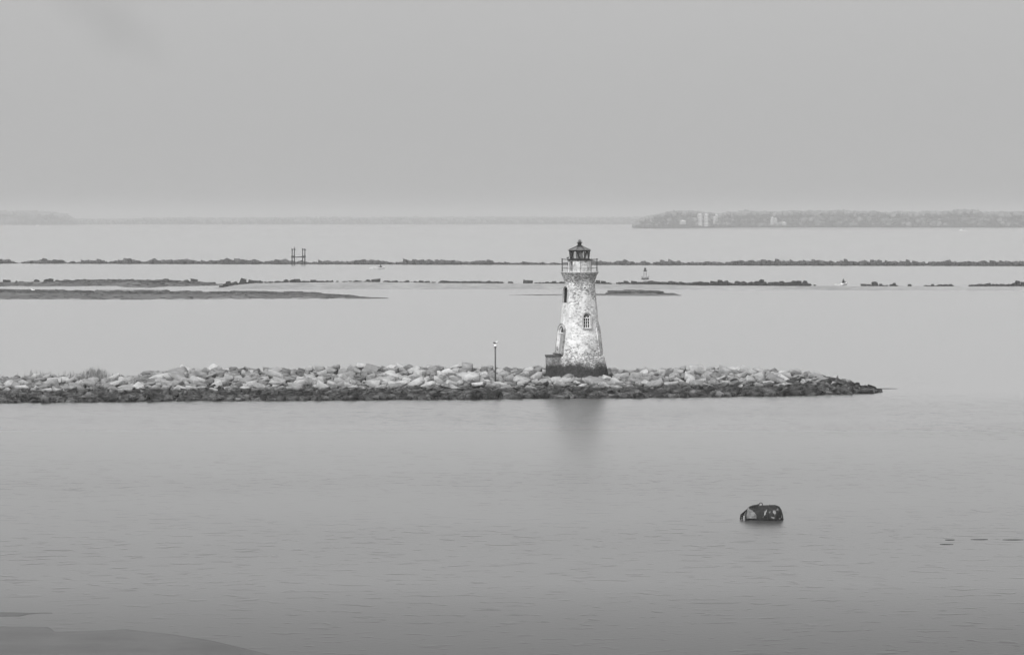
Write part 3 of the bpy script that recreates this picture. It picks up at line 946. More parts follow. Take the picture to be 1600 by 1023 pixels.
# ------------------------------------------------------------------ bars and flats behind
o, barf = mound('sandbar', [(300, 451.3, 451.0), (345, 451.6, 449.0), (370, 451.7, 444.5), (400, 451.8, 442), (560, 452, 440.2), (640, 452, 441), (700, 452, 442), (900, 452.3, 443),
     (1020, 452.6, 444), (1100, 453, 446), (1250, 453.3, 446.5), (1300, 453.5, 447), (1600, 454.2, 447.2), (1700, 454.2, 447.2)], 60, 20, M['sand'], 300, 1700, 4, amp=.05, nscale=.06)
tag(o, kind='structure', label='long pale sandbar behind the lighthouse')
o, ridf = mound('mud_ridge', [(-80, 447.5, 440.5), (0, 447.5, 440.5), (60, 447.6, 440.5), (100, 447.4, 439.5), (130, 447, 438.3), (180, 447, 437.8), (200, 449.3, 438), (235, 449.6, 438.6), (262, 447.6, 439), (300, 447.3, 441),
     (340, 446.6, 443.6), (380, 445.4, 443.4), (400, 444.6, 443.6)], 40, 15, M['marsh'], -80, 396, 3, amp=.22, nscale=.25)
tag(o, kind='structure', label='low dark mud ridge at the far left')
o, mff = mound('mudflat', [(-80, 467.5, 453), (0, 467.8, 453), (60, 467.8, 454), (200, 468.3, 455.2), (300, 467.8, 456), (380, 467.5, 456.5), (420, 467.3, 456.5), (490, 467, 457.5), (505, 466.9, 460),
     (540, 466.7, 461), (555, 466.7, 463), (600, 466.5, 465), (610, 466.3, 466)], 75, 15, M['marsh'], -80, 608, 3, ns=34, amp=.16, nscale=.22)
tag(o, kind='structure', label='wide rough dark mudflat at the left')
o, mfr = mound('mudflat', [(795, 461.3, 461.0), (830, 461.5, 460.2), (880, 461.6, 459.6), (945, 462, 458.8), (960, 462, 455.5), (975, 462.2, 454.6), (1000, 462.3, 454.2), (1022, 462.3, 455), (1030, 462.3, 457), (1050, 462.2, 458.5), (1066, 462, 461.4)],
     26, 8, M['marsh'], 795, 1066, 2, ns=20, amp=.12, nscale=.3)
tag(o, kind='structure', label='small dark mudflat right behind the lighthouse')
o, _ = mound('mudflat', [(150, 453, 452.7), (200, 453.2, 452.3), (250, 453, 452.6)], 8, 4, M['marsh'], 150, 262, 4, ns=5, amp=.02)
tag(o, kind='structure', label='thin sliver of mud between the ridge and the flat')
o, _ = mound('rock_spit', [(1340, 607.5, 605), (1352, 607.8, 606.2), (1385, 607.6, 606.6), (1400, 607.4, 607.0)], 1.5, 1.5, M['weedy'], 1340, 1402, 3, ns=5, amp=.02, nscale=2)
tag(o, kind='structure', label='thin dark spit running right from the tip of the jetty')
# shell and weed clumps that make the edges of the flats ragged
cl = Heap()
def clumps(n, f, x0, x1, s0, s1, h0, h1):
    for i in range(n):
        P = f(random.uniform(x0, x1), random.uniform(s0, s1)); z = random.uniform(h0, h1)
        cl.add(SMALLER[i % 8], (P.x, P.y, P.z + z * .1), (z * random.uniform(2.0, 5), z * 2.5, z), (0, 0, random.uniform(-.6, .6)))
clumps(420, mff, -20, 500, .75, 1.0, .14, .48); clumps(160, mff, -20, 560, .0, .8, .08, .2); clumps(40, mff, 500, 560, .8, 1, .1, .3)
clumps(150, mfr, 955, 1028, .55, 1.0, .15, .5); clumps(50, mfr, 1028, 1056, .5, 1, .05, .2)
clumps(220, ridf, 95, 200, .85, 1.0, .12, .4); clumps(120, ridf, -20, 330, .2, 1.0, .1, .3); clumps(90, ridf, 205, 330, .8, 1.0, .2, .5)
o = cl.build('shell_clumps', M['clump'])
tag(o, 'ragged dark shell and weed clumps on the mudflats', 'shell clumps', kind='stuff')
rb_ = Heap()
for (x0, x1, n, h0, h1) in ((98, 200, 60, .1, .3), (345, 408, 40, .2, .5), (412, 520, 70, .1, .35), (535, 680, 80, .08, .28), (686, 786, 110, .15, .38), (835, 880, 40, .1, .3), (930, 1000, 40, .1, .4), (1004, 1146, 170, .2, .6), (1148, 1262, 150, .25, .7),
                            (1345, 1402, 30, .1, .3), (1445, 1490, 20, .08, .25), (1515, 1610, 110, .15, .45)):
    for i in range(n):
        x = random.uniform(x0, x1); f = ridf if x < 345 else barf
        P = f(x, random.uniform(.97, 1.01)); z = random.uniform(h0, h1)
        rb_.add(SMALLER[i % 8], (P.x, P.y + random.uniform(-.4, .6), P.z + z * .4), (z * random.uniform(1.2, 2.6), z, z), (random.uniform(-.3, .3), random.uniform(-.3, .3), random.uniform(-.5, .5)))
o = rb_.build('bar_rubble', M['darkrock'])
tag(o, 'small dark rubble lying between the rocks along the sandbar', 'rubble', kind='stuff')
# near mud showing through the shallows
SH = [(-60, 978.5), (0, 978), (74, 978.5), (84, 986), (130, 985), (195, 982), (235, 986.5), (260, 989), (330, 1000), (430, 1024), (490, 1036)]
o, _ = mound('mud_shoal', [(x, 1060, y) for x, y in SH], lambda x: at_z(x, interp(x, SH, 1), .012).y - at_z(x, 1060, 0).y - .3, .6, M['mud'], -60, 490, 4, ns=14, amp=.004, curve=.1)
tag(o, kind='structure', label='dark mud shoal just under the near water at lower left')
o, _ = mound('mud_shoal', [(-60, 963, 955.4), (0, 962.5, 955.5), (30, 962, 956), (44, 959, 957), (60, 957.6, 957), (80, 957.5, 957.2)], 2.5, .8, M['mud'], -60, 82, 4, ns=8, amp=.004, curve=.2)
tag(o, kind='structure', label='small dark mud patch at the left edge')
for (x0, x1, y, hh_) in ((1478, 1494, 843.0, .5), (1518, 1546, 842.4, .9), (1568, 1600, 842.8, .4), (1470, 1492, 850, .9)):
    o, _ = mound('dark_strip', [(x0, y + .4, y), (x0 + (x1 - x0) * .3, y + .9, y - hh_ * .6), (x0 + (x1 - x0) * .7, y + .9, y - hh_), (x1, y + .4, y)], .5, .5, M['weedy'], x0, x1, 3, ns=4, amp=.01, nscale=2)  # low dark strip lying along the water surface
    tag(o, kind='structure', label='thin dark strip awash in the near water at right')

# ------------------------------------------------------------------ dark rocks on the bars
DARK_ME = [from_np('dark_rock', P, F) for P, F in SMALL]
for me in DARK_ME: me.materials.append(M['darkrock'])
ROWS = [(11, 440, 12, 3.5), (26, 440.5, 4, 1.7), (57, 440.5, 9, 3.2), (73, 441, 9, 4.2), (79, 441, 10, 5.2), (90, 441, 9, 3), (102, 440, 10, 2.4), (120, 439.2, 10, 2), (150, 438.6, 14, 1.6), (171, 438.2, 7, 2), (205, 439.2, 9, 2.6),
        (258, 440, 11, 3.8), (266, 440.6, 9, 2.8), (279, 441.6, 9, 3), (291, 441.6, 11, 3.4), (303, 441.6, 11, 4.8), (314, 442.6, 9, 2.5), (322, 443.4, 7, 2.2), (330, 444, 4, 1.5),
        (352, 444, 8, 4), (358, 444, 10, 6.6), (366, 443.6, 12, 4.4), (380, 442.4, 13, 6.6), (393, 442, 12, 4.2), (404, 442, 9, 3.6), (424, 442, 12, 1.8), (434, 442, 11, 2.6), (447, 442, 8, 4.8),
        (457, 442, 9, 4.2), (464, 442, 13, 5.6), (474, 442, 7, 2.7), (482, 442, 3, 1.2), (490, 442, 9, 4.8), (500, 441.6, 7, 2.6), (512, 441.2, 7, 2.6), (527, 441, 4, 2), (541, 441, 8, 1.5), (557, 440.6, 6, 2.6), (575, 440, 8, 2.7), (588, 440, 12, 3.8),
        (604, 440.6, 10, 2), (617, 440.6, 12, 2), (636, 440.3, 7, 2.6), (649, 441, 5, 1.7), (659, 441, 9, 2.6), (668, 441, 9, 2.4), (691, 441, 9, 2.6), (702, 441.6, 11, 2.2), (713, 441.8, 11, 2.6), (725, 442, 12, 2.3), (738, 442.2, 10, 2.6),
        (750, 442.4, 12, 2.8), (763, 442.6, 13, 2.9), (776, 442.6, 9, 2.8), (798, 443, 10, 2.6), (821, 443, 9, 4.4), (828, 443, 9, 5), (855, 443, 8, 2.7), (866, 443, 9, 3.2), (878, 443, 9, 2.7),
        (935, 443.4, 9, 4.6), (943, 443.4, 9, 3.8), (965, 443.6, 5, 1.3), (978, 443.8, 9, 4.2), (991, 444, 9, 4.6), (999, 444, 9, 3.2), (1012, 444.4, 6, 3), (1019, 444.4, 14, 5), (1029, 444.4, 8, 3.2), (1040, 445, 9, 3.6), (1048, 445, 12, 4.6),
        (1058, 445.2, 10, 3.6), (1067, 445.2, 8, 2.6), (1076, 446, 10, 3.8), (1086, 446, 12, 4.6), (1094, 446, 11, 5.4), (1104, 446, 10, 4.8), (1115, 446, 12, 6), (1125, 446, 10, 7), (1134, 446, 11, 6), (1141, 446, 8, 4.4),
        (1153, 446.4, 12, 6.2), (1162, 446.4, 11, 5.8), (1174, 446.4, 10, 5.4), (1182, 446.4, 10, 6.6), (1189, 446.4, 10, 9), (1195, 446.4, 7, 5), (1206, 446.6, 10, 5), (1214, 446.6, 10, 6.2), (1222, 446.6, 10, 6.6), (1231, 446.6, 8, 4.8),
        (1240, 446.6, 11, 7), (1249, 446.6, 10, 7.2), (1257, 446.6, 9, 7.4), (1273, 446.6, 4, 1.8), (1349, 447, 8, 3), (1358, 447, 7, 3), (1367, 447, 11, 6.2), (1376, 447, 6, 3.2), (1381.5, 447, 3.5, 1.3), (1386, 447, 4, 1.7),
        (1393, 447, 6, 3), (1398, 447, 6, 4.2), (1421, 447, 7, 2.7), (1448, 447, 6, 1.6), (1457, 447, 6, 3.2), (1468, 447, 9, 2.5), (1477, 447, 9, 2.7), (1486, 447, 7, 2.7), (1520, 447.2, 10, 1.7), (1532, 447.2, 11, 3), (1543, 447.2, 11, 3.7),
        (1554, 447.2, 10, 3.3), (1565, 447.2, 11, 3.2), (1576, 447.2, 9, 3), (1585, 447, 8, 4.5), (1591, 447, 10, 7.4), (1599, 447, 9, 6)]
DZ = [(-1, 110, 'on the mud ridge at the far left edge'), (110, 250, 'along the top of the mud ridge above the mudflat'), (250, 340, 'at the right end of the mud ridge'), (340, 415, 'in the tall clump starting the sandbar'), (415, 520, 'below the timber piles'),
      (520, 680, 'strung along the sandbar right of the piles'), (680, 790, 'in the long low line left of the lighthouse'), (790, 880, 'on the sandbar just left of the lighthouse'), (880, 1005, 'on the sandbar between lighthouse and bell buoy'),
      (1005, 1070, 'below and just right of the bell buoy'), (1070, 1146, 'in the thick row right of the bell buoy'), (1146, 1200, 'in the peaked clump of the thick row'), (1200, 1280, 'in the squared right end of the thick row'),
      (1280, 1410, 'in the broken group right of the jet ski rider'), (1410, 1500, 'in the low scattered group near the right edge'), (1500, 1700, 'in the dark row touching the right edge')]
for i, (x, yb, w_, h) in enumerate(ROWS):
    f = ridf if x < 345 else barf
    P = f(x, 1.0)
    s = P.y / FPX
    bx = at_d(x, yb, P.y)
    o = bpy.data.objects.new('dark_rock', DARK_ME[i % 8]); col.objects.link(o)
    o.scale = (w_ * s * .60, w_ * s * .5, h * s * 1.35)
    o.rotation_euler = (random.uniform(-.15, .15), random.uniform(-.2, .2), random.uniform(-.6, .6))
    o.location = (bx.x, P.y + random.uniform(-.5, .5), min(bx.z, P.z) + h * s * .28)
    zn_ = [t for a, b_, t in DZ if a <= x < b_][0]
    size = 'tiny' if h < 2 else ('small' if h < 3.6 else ('large' if h > 5 else 'middling'))
    t = size + ' dark rock ' + zn_
    tag(o, t, 'dark rock', 'dark rocks along the sandbar')

# ------------------------------------------------------------------ far breakwater
BR_ME = [from_np('breakwater_rock', P, F) for P, F in SMALLER]
for me in BR_ME: me.materials.append(M['breakrock'])
brow = lambda x: 411.6 + x * 3.9 / 1600
btop = [(-20, 405), (10, 406), (22, 409.5), (30, 411.5), (34, 409.5), (48, 408), (66, 405.5), (95, 407), (104, 410.5), (113, 408), (119, 410.5), (130, 406.5), (160, 407), (165, 409.5), (200, 405.2), (214, 406), (222, 409.5), (240, 405.4), (250, 408),
        (262, 406), (285, 405.4), (300, 407), (318, 408), (342, 406.5), (365, 404.6), (400, 406.5), (412, 408.5), (432, 406.8), (455, 407.6), (476, 408.5), (482, 411), (500, 407.5), (520, 408.6), (560, 408), (580, 406), (606, 409), (615, 411), (635, 406.5), (662, 407.2),
        (700, 406), (730, 409), (745, 408), (760, 406.6), (782, 411.8), (786, 408.5), (800, 411.6), (810, 411), (822, 408.6), (838, 411.4), (848, 409.6), (857, 412), (866, 410), (875, 411.6), (880, 411), (930, 407.6), (960, 409.6), (974, 407.6), (996, 410.8), (1009, 408.6), (1017, 412.6), (1032, 408.2),
        (1053, 406.8), (1070, 411), (1086, 410), (1117, 408.6), (1124, 411), (1150, 408), (1170, 407), (1190, 407.4), (1215, 406.8), (1240, 408.5), (1260, 408), (1280, 407), (1300, 409), (1320, 407), (1336, 409.6), (1350, 408.5), (1370, 407.6), (1384, 407.2),
        (1400, 409.6), (1420, 408.2), (1450, 410.6), (1465, 409), (1480, 408), (1500, 410), (1520, 409), (1545, 408.5), (1570, 408.6), (1590, 409.2), (1640, 408)]
heap = Heap(); x = -8.0; i = 0; cnt = 0
BZ = [(-20, 30, 'left of the gap at the far left edge'), (30, 250, 'in the far breakwater line above the mud ridge'), (250, 450, 'in the far breakwater line left of the timber piles'), (450, 485, 'in the far breakwater right at the timber piles'), (485, 700, 'in the far breakwater line right of the timber piles'), (700, 880, 'in the broken stretch of far breakwater left of the lighthouse'),
      (880, 1070, 'in the far breakwater between lighthouse and bell buoy'), (1070, 1300, 'in the far breakwater right of the bell buoy'), (1300, 1660, 'in the thick far breakwater stretch toward the right edge')]
while x < 1612:
    yb = brow(x); D0 = at_z(x, yb, 0).y; s = D0 / FPX
    h = max(.5, yb - interp(x, btop, 1)); w_ = random.uniform(5.5, 9.5) * (.55 + .45 * min(1, h / 5))
    if not (26 < x < 32):
        P = at_z(x, yb, 0)
        o = bpy.data.objects.new('breakwater_rock', BR_ME[i % 8]); col.objects.link(o)
        hh_ = h * random.uniform(.75, 1.08)
        o.scale = (w_ * s * .66, w_ * s * .6, hh_ * s * 1.2)
        o.rotation_euler = (random.uniform(-.2, .2), random.uniform(-.3, .3), random.uniform(-1, 1))
        o.location = (P.x, P.y + 2.5 + random.uniform(-1, 1), hh_ * s * .38)
        zt_ = [t for a, b_, t in BZ if a <= x < b_][0]
        tag(o, ('tall' if h > 5 else 'low') + ' grey rock ' + zt_, 'breakwater rock', 'rocks of the far breakwater')
        cnt += 1
        for q in range(4):
            z = random.uniform(.3, .75) * h
            xx = x + random.uniform(-5, 5)
            Pq = at_z(xx, yb, 0)
            heap.add(SMALLER[(i + q) % 8], (Pq.x, Pq.y + random.uniform(-.3, 3), z * s * .3), (z * s * 1.2, z * s * 1.2, z * s * .8), (random.uniform(-.3, .3), random.uniform(-.3, .3), random.uniform(0, 6)))
    x += w_ * .80; i += 1
print('breakwater rocks', cnt)
o = heap.build('breakwater_rubble', M['breakrock'])
tag(o, 'small rubble at the foot of the far breakwater rocks', 'rubble', kind='stuff')

# ------------------------------------------------------------------ timber piles beyond the breakwater
PD = 1500.0; s = PD / FPX
pc = at_d(467, 410, PD)
pg = empty('pile_platform', (pc.x, PD, 0)); tag(pg, 'four dark timber piles joined by a low platform, standing behind the far breakwater', 'pilings')
zz = lambda y: at_d(467, y, PD).z
for k, (x, yt, dy) in enumerate(((456.6, 389.2, -.5), (459.9, 388.6, .9), (473.0, 389.0, -.6), (476.2, 389.6, .8))):
    mb = MB(); mb.cone(((x - 467) * s, dy, -.8), .22, .19, zz(yt) + .8, 10); mb.rough(.04, 1.5)
    pz = mb.build('pile', M['pile'], pg)
    mb = MB(); mb.cone(((x - 467) * s, dy, zz(yt)), .30, .26, .28, 10); mb.box(((x - 467) * s + .1, dy, zz(yt + 1.2)), (.75, .3, .3)); mb.build('pile_cap', M['pile'], pz)
mb = MB(); mb.box((0, 0, zz(401.6)), (21.6 * s, .5, 1.3 * s)); mb.rough(.08, 1); mb.build('cross_beam', M['pile'], pg)
mb = MB()
for x in (458.2, 474.6):
    mb.box(((x - 467) * s, 0, zz(401.2)), (5.6 * s, 2.3, 3.0 * s))
mb.rough(.1, 1); mb.build('platform', M['pile'], pg)
bird('cormorant', (pc.x + (459.9 - 467) * s, PD + .9, zz(388.6) + .28), R(80), 1.6, (M['gulldark'], M['gulldark']), 'dark bird on top of the second timber pile from the left')

# ------------------------------------------------------------------ bell buoy
BP = at_z(1008, 436.3, 0); s = BP.y / FPX
bb = empty('bell_buoy', tuple(BP)); tag(bb, 'tall lattice bell buoy floating beyond the sandbar, right of the lighthouse', 'buoy')
mb = MB().lathe([(.9, -.4), (1.12, -.1), (1.15, .12), (1.08, .30), (1.0, .36)], 28); mb.build('hull', M['buoyhull'], bb)
mb = MB().lathe([(1.0, .36), (.98, .52), (.7, .58)], 28); mb.build('deck', M['buoyframe'], bb)
for k in range(4):
    a = R(45 + 90 * k)
    mb = MB(); mb.bar((.62 * math.cos(a), .62 * math.sin(a), .5), (.45 * math.cos(a), .45 * math.sin(a), 2.45), .07); mb.build('leg', M['buoyframe'], bb)
mb = MB()
for z, r in ((.95, .58), (1.65, .52), (2.3, .46)):
    for k in range(4):
        a, c_ = R(45 + 90 * k), R(135 + 90 * k)
        mb.bar((r * math.cos(a), r * math.sin(a), z), (r * math.cos(c_), r * math.sin(c_), z), .045)
mb.build('brace', M['buoyframe'], bb)
mb = MB().lathe([(.40, 2.25), (.46, 2.3), (.46, 2.72), (.2, 2.8)], 16); mb.build('bell_cage', M['buoyhull'], bb)
mb = MB().box((0, 0, 3.05), (.62, .04, .5)).box((0, 0, 3.05), (.04, .62, .5)); mb.build('radar_reflector', M['buoyhull'], bb)
mb = MB().lathe([(.12, 3.28), (.16, 3.34), (.15, 3.5), (.04, 3.58)], 12); mb.build('light', M['buoyframe'], bb)
for x in (-.95, .95):
    mb = MB(); mb.bar((x, 0, .3), (x, 0, .85), .06); mb.box((x, 0, .82), (.22, .12, .14)); mb.build('lifting_lug', M['buoyhull'], bb)

# ------------------------------------------------------------------ riders
def rider(loc, rz, label, group=None, lean=.25):
    J = {'pel': (0, 0, .52), 'che': (.16, 0, .86), 'nek': (.22, 0, 1.06), 'hed': (.27, 0, 1.20), 'top': (.28, 0, 1.30)}
    V = [J['pel'], J['che'], J['nek'], J['hed'], J['top']]; E = [(0, 1), (1, 2), (2, 3), (3, 4)]
    Rd = [(.15, .13), (.17, .12), (.06, .06), (.10, .09), (.07, .07)]
    for sd in (-1, 1):
        n = len(V)
        V += [(.16, sd * .19, .96), (.34, sd * .25, .74), (.56, sd * .22, .76), (.63, sd * .21, .76)]; E += [(1, n), (n, n + 1), (n + 1, n + 2), (n + 2, n + 3)]
        Rd += [(.07, .07), (.05, .05), (.04, .04), (.045, .03)]
        n = len(V)
        V += [(.05, sd * .14, .50), (.42, sd * .24, .52), (.30, sd * .26, .12), (.42, sd * .26, .08)]; E += [(0, n), (n, n + 1), (n + 1, n + 2), (n + 2, n + 3)]
        Rd += [(.10, .10), (.075, .075), (.05, .05), (.05, .035)]
    me = bpy.data.meshes.new('person'); me.from_pydata(V, E, []); me.update()
    o = link('person', me, M['darkcloth']); o.location = loc; o.rotation_euler = (0, 0, rz)
    sk = o.modifiers.new('s', 'SKIN'); layer = me.skin_vertices[0].data if me.skin_vertices else None
    if layer is None:
        bm = bmesh.new(); bm.from_mesh(me); bm.verts.layers.skin.verify(); bm.to_mesh(me); bm.free(); layer = me.skin_vertices[0].data
    for i, r in enumerate(Rd): layer[i].radius = r
    layer[0].use_root = True
    o.modifiers.new('u', 'SUBSURF').render_levels = 1
    o.scale = (1.15, 1.15, 1.15)
    tag(o, label, 'person', group)
    mb = MB(); mb.ball((.26, 0, 1.27), .115, 12, (1, .95, .8)); mb.build('hair', M['hair'], o, smooth=True)
    return o

def jetski(name, loc, rz, label, group):
    r_ = empty(name, loc, rz); tag(r_, label, 'watercraft', group)
    bm = bmesh.new(); rings = []
    for (x, hw, zb_, zt_) in ((-1.35, .50, 0, .34), (-.9, .56, -.12, .38), (-.1, .58, -.15, .42), (.6, .50, -.12, .52), (1.15, .30, .02, .62), (1.5, .05, .35, .66)):
        rings.append([bm.verts.new(p) for p in ((x, -hw, zt_ - .08), (x, -hw * .8, zt_), (x, hw * .8, zt_), (x, hw, zt_ - .08), (x, hw * .6, zb_), (x, -hw * .6, zb_))])
    for p, q in zip(rings[:-1], rings[1:]):
        for k in range(6): bm.faces.new((p[k], p[(k + 1) % 6], q[(k + 1) % 6], q[k]))
    bm.faces.new(rings[0]); bm.faces.new(rings[-1])
    mb = MB(); mb.bm.free(); mb.bm = bm; mb.build('hull', M['hull'], r_)
    mb = MB().box((-.35, 0, .50), (1.2, .36, .22)).bevel(.05); mb.build('seat', M['darkcloth'], r_)
    mb = MB().box((.55, 0, .66), (.62, .5, .34), ry=R(-18)).bevel(.08); mb.build('cowl', M['hullgrey'], r_)
    mb = MB(); mb.bar((.36, -.34, .82), (.36, .34, .82), .03); mb.bar((.36, 0, .82), (.52, 0, .62), .05); mb.build('handlebar', M['iron'], r_)
    return r_
# pale craft by the sandbar's far edge
D1 = at_d(1319, 447, 1040.0); jl = (D1.x, 1040.0, 0.0)
s1 = at_d(1319, 446.6, 1040.0).z
jetski('jet_ski', (D1.x, 1040.0, max(0, s1 - .05) * 0 + .05), R(58), 'pale jet ski carrying a dark rider just beyond the sandbar at right', 'jet skis')
rider((D1.x - .35, 1040.0 - .35, .12), R(58), 'person in dark clothes riding the pale jet ski beyond the sandbar')
D2 = at_z(595.5, 419.8, 0)
jetski('jet_ski', (D2.x, D2.y, .02), R(25), 'small distant jet ski with white wake between breakwater and sandbar, left half', 'jet skis')
rider((D2.x - .35, D2.y - .1, .1), R(25), 'tiny dark person riding the distant jet ski left of the lighthouse')
def foam(loc, n, lx, ly, lz, name, label):
    h = Heap()
    for i in range(n):
        t = random.random()
        r = random.uniform(.05, .16) * (1 + t)
        h.add(SMALLER[i % 8], (loc[0] - t * lx, loc[1] + random.uniform(-ly, ly), loc[2] + random.uniform(0, lz) * (1 - abs(t - .4))), (r * 1.6, r, r * .5), (0, 0, random.uniform(0, 6)))
    o = h.build(name, M['foam']); tag(o, label, 'foam', kind='stuff')
foam((D2.x - 1.3, D2.y - .3, 0), 60, 2.6, .5, .6, 'wake', 'white spray behind the small distant jet ski')
foam((D1.x - 1.2, 1039.6, 0), 12, 1.2, .3, .15, 'wake', 'white spray behind the pale jet ski at right')

# ------------------------------------------------------------------ far motor boats
def motorboat(P, Lg, rz, label):
    r_ = empty('motor_boat', tuple(P), rz); tag(r_, label, 'boat', 'far white motor boats')
    k = Lg / 6
    bm = bmesh.new(); rings = []
    for (x, hw, zb_, zt_) in ((-3, 1.1, -.2, .8), (-1, 1.2, -.3, .85), (1, 1.1, -.25, 1.0), (2.3, .6, 0, 1.2), (3, .05, .7, 1.3)):
        rings.append([bm.verts.new((a * k, b_ * k, c * k)) for a, b_, c in ((x, -hw, zt_), (x, hw, zt_), (x, hw * .6, zb_), (x, -hw * .6, zb_))])
    for p, q in zip(rings[:-1], rings[1:]):
        for j in range(4): bm.faces.new((p[j], p[(j + 1) % 4], q[(j + 1) % 4], q[j]))
    bm.faces.new(rings[0]); bm.faces.new(rings[-1])
    mb = MB(); mb.bm.free(); mb.bm = bm; mb.build('hull', M['hull'], r_)
    mb = MB().box((-.3 * k, 0, 1.7 * k), (2.2 * k, 1.6 * k, 1.4 * k)).bevel(.2 * k); cb = mb.build('cabin', M['hull'], r_)
    mb = MB().box((-.3 * k, 0, 1.9 * k), (2.26 * k, 1.4 * k, .35 * k)); mb.build('window', M['pane'], cb)
    mb = MB(); mb.box((-.4 * k, 0, 2.9 * k), (2.0 * k, 1.7 * k, .12 * k))
    for sx in (-1, 1):
        for sy in (-1, 1): mb.bar((-.4 * k + sx * .8 * k, sy * .7 * k, 2.3 * k), (-.4 * k + sx * .8 * k, sy * .7 * k, 2.9 * k), .05 * k)
    mb.build('hardtop', M['hull'], r_)
    return r_
P = at_z(1501.5, 360.6, 0); motorboat(P, 6.5, R(20), 'white motor boat trailing a wake below the dark right shoreline')
h = Heap()
for i in range(50):
    h.add(SMALLER[i % 8], (P.x + random.uniform(-2, 9), P.y - 6 + random.uniform(-6, 3), .1), (random.uniform(.5, 1.4), 1.5, .25), (0, 0, 0))
o = h.build('wake', M['foam']); tag(o, 'white wake round the far motor boat at right', 'foam', kind='stuff')
P = at_z(59, 353.9, 0); motorboat(P, 9.5, R(-15), 'faint white boat far off below the hazy left shoreline')

# ------------------------------------------------------------------ far shores
def shore(name, prof, D, base_h, mat, x0, x1, label, crown, n, depth, seed):
    rr = random.Random(seed); h = Heap()
    for i in range(n):
        x = x0 + (x1 - x0) * (i + rr.random()) / n
        dd = rr.uniform(0, depth)
        zt_ = at_d(x, interp(x, prof, 1), D).z
        if zt_ < 2: continue
        r = crown * rr.uniform(.6, 1.35)
        z = max(r * .6, (zt_ - r * .75) * rr.choice((1, 1, .97, .9, .6, .35)) + rr.uniform(-.09, .01) * zt_)
        h.add(SMALLER[i % 8], ((x - 800) / FPX * (D + dd), D + dd, z), (r * 1.25, r, r * rr.uniform(.9, 1.2)), (rr.uniform(-.3, .3), rr.uniform(-.3, .3), rr.uniform(0, 6)))
    # understorey wall so that the wood is closed at the bottom
    for i in range(n // 3):
        x = x0 + (x1 - x0) * (i + rr.random()) / (n // 3)
        zt_ = at_d(x, interp(x, prof, 1), D).z
        if zt_ < 16: continue
        h.add(SMALLER[i % 8], ((x - 800) / FPX * (D + depth * .5), D + depth * .5, zt_ * .38), (crown * 3.2, crown * 2, zt_ * .52), (0, 0, rr.uniform(-.3, .3)))
    o = h.build(name, mat, True); tag(o, label, 'wood', kind='stuff'); return o
shore('far_wood', [(996, 343.5), (1006, 340), (1014, 336.6), (1030, 334), (1046, 329.4), (1085, 329), (1100, 331), (1115, 333), (1128, 333), (1140, 330), (1150, 331), (1166, 328.4), (1186, 330), (1205, 329.5), (1213, 330.5), (1250, 328.5), (1275, 329), (1300, 327.8), (1318, 327.2),
      (1340, 330), (1360, 328.6), (1376, 331.4), (1395, 330), (1418, 329.8), (1434, 332), (1445, 329), (1468, 330), (1485, 329.4), (1492, 326.6), (1520, 327), (1528, 330), (1560, 330.6), (1600, 330), (1760, 330)], 7140, 0, M['forest'], 996, 1760, 'hazy wooded shoreline on the right horizon', 4.6, 2600, 110, 3)
shore('far_wood', [(-160, 327), (0, 328.6), (60, 329), (90, 331.6), (104, 334), (110, 338), (114, 343)], 11500, 0, M['forest'], -160, 114, 'faint wooded shoreline on the far left horizon', 9, 420, 120, 4)
shore('far_wood', [(100, 341), (200, 341.5), (225, 339.6), (290, 339), (330, 339.8), (400, 339.2), (480, 338.4), (560, 338.8), (700, 338.4), (860, 338.2), (980, 338.6), (1060, 339)], 12500, 0, M['forest'], 100, 1060, 'barest line of distant land across the middle horizon', 8, 900, 120, 5)
# low pale beach under the right-hand wood
o, _ = mound('far_beach', [(1000, 356.4, 355.6), (1080, 357, 355.4), (1760, 357.6, 356)], 60, 20, M['sand'], 1000, 1760, 20, ns=5, amp=.1, nscale=.02)
tag(o, kind='structure', label='thin beach at the foot of the right-hand wood')

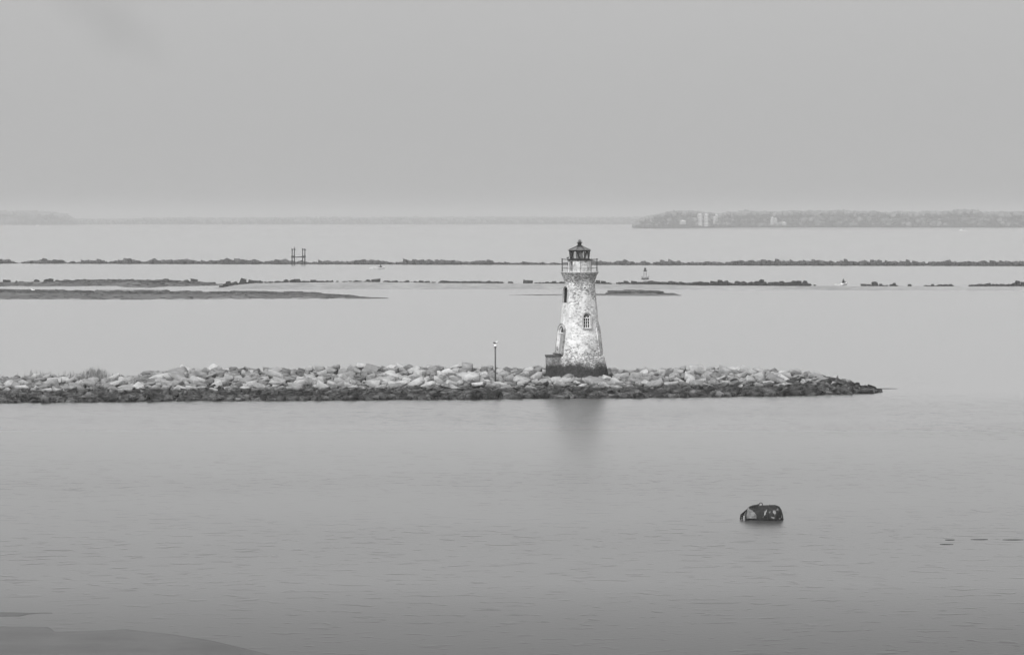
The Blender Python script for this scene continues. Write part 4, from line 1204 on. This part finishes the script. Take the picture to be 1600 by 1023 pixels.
# ------------------------------------------------------------------ houses on the right shore
def house(xc, wpx, yt, yb, D, storeys, cols, label, roofh=2.2):
    s = D / FPX
    w_ = wpx * s; P = at_d(xc, yb, D); zt_ = at_d(xc, yt, D).z; zb_ = max(.6, P.z); hgt = zt_ - zb_ - roofh
    r_ = empty('house', (P.x, D, zb_)); tag(r_, label, 'house', 'pale houses on the right shoreline')
    mb = MB().box((0, 4, hgt / 2), (w_, 8, hgt)); wl = mb.build('wall', M['house'], r_)
    rfm = MB()
    e = .4
    v = [rfm.bm.verts.new(p) for p in ((-w_ / 2 - e, -e, hgt), (w_ / 2 + e, -e, hgt), (w_ / 2 + e, 8 + e, hgt), (-w_ / 2 - e, 8 + e, hgt), (0, 2.5, hgt + roofh), (0, 5.5, hgt + roofh))]
    for f_ in ((0, 1, 4), (1, 2, 5, 4), (2, 3, 5), (3, 0, 4, 5), (0, 3, 2, 1)): rfm.bm.faces.new([v[i] for i in f_])
    rfm.build('roof', M['house'], r_)
    for a in range(storeys):
        for c in range(cols):
            mb = MB().box(((c + .5) / cols * w_ - w_ / 2, -.03, (a + .5) / storeys * hgt), (w_ / cols * .45, .12, hgt / storeys * .42)); mb.build('window', M['pane'], r_)
    mb = MB().box((0, -.7, hgt * .5), (w_ * .9, 1.3, .2)); mb.build('balcony', M['house'], r_)
house(1094.5, 5.0, 333.5, 352.5, 7040, 4, 2, 'tall narrow white house, leftmost of the bright ones on the right shoreline')
house(1091.4, 2.2, 333.5, 341, 7090, 1, 1, 'small pale upper house block at the left shoulder of the tallest white house', 1.2)
house(1103.5, 5.6, 333.6, 353.6, 7050, 4, 2, 'tall white house, second of the bright ones on the right shoreline')
house(1116.2, 2.4, 338, 350, 7050, 3, 1, 'slim pale house just left of the brightest gable')
house(1119.6, 3.2, 334.2, 345, 7060, 2, 1, 'small bright white gabled house, rightmost of the bright group')
house(1067, 9.5, 343.5, 350.5, 7090, 2, 3, 'faint low pale building left of the bright houses')
house(1206.5, 4.0, 338.5, 350, 7100, 3, 1, 'faint narrow pale house right of the bright group')
house(1211.8, 3.6, 340, 348, 7100, 2, 1, 'faint small pale house beside the narrow one')
house(1225.5, 6.5, 346.5, 351.5, 7070, 1, 2, 'low white house near the water, farthest right of the houses', 1.5)

# ------------------------------------------------------------------ small birds on the flat
def flat_pt(x, y): 
    return at_d(x, y, 920.0)
q = flat_pt(51, 455.8); bird('egret', (q.x, 920, q.z), R(200), 1.9, (M['gullwhite'], M['gullwhite']), 'small white bird standing on the mudflat at far left')
q = flat_pt(87.5, 455.6); bird('cormorant', (q.x, 920, q.z), R(100), 1.9, (M['gulldark'], M['gulldark']), 'small dark bird standing on the mudflat right of the white one')

# ------------------------------------------------------------------ haze
mb = MB().box((0, 20400, 31.5), (64000, 41200, 65)); 
hz, nt, b = new_mat('sea_haze')
nt.nodes.remove(b)
out = nt.nodes['Material Output']
pv = nt.nodes.new('ShaderNodeVolumePrincipled')
pv.inputs['Color'].default_value = (.68, .68, .68, 1)
pv.inputs['Density'].default_value = HAZE
pv.inputs['Anisotropy'].default_value = 0.0
nt.links.new(pv.outputs[0], out.inputs['Volume'])
hzo = mb.build('haze', hz)
tag(hzo, 'thin grey sea haze over the whole estuary', kind='stuff')
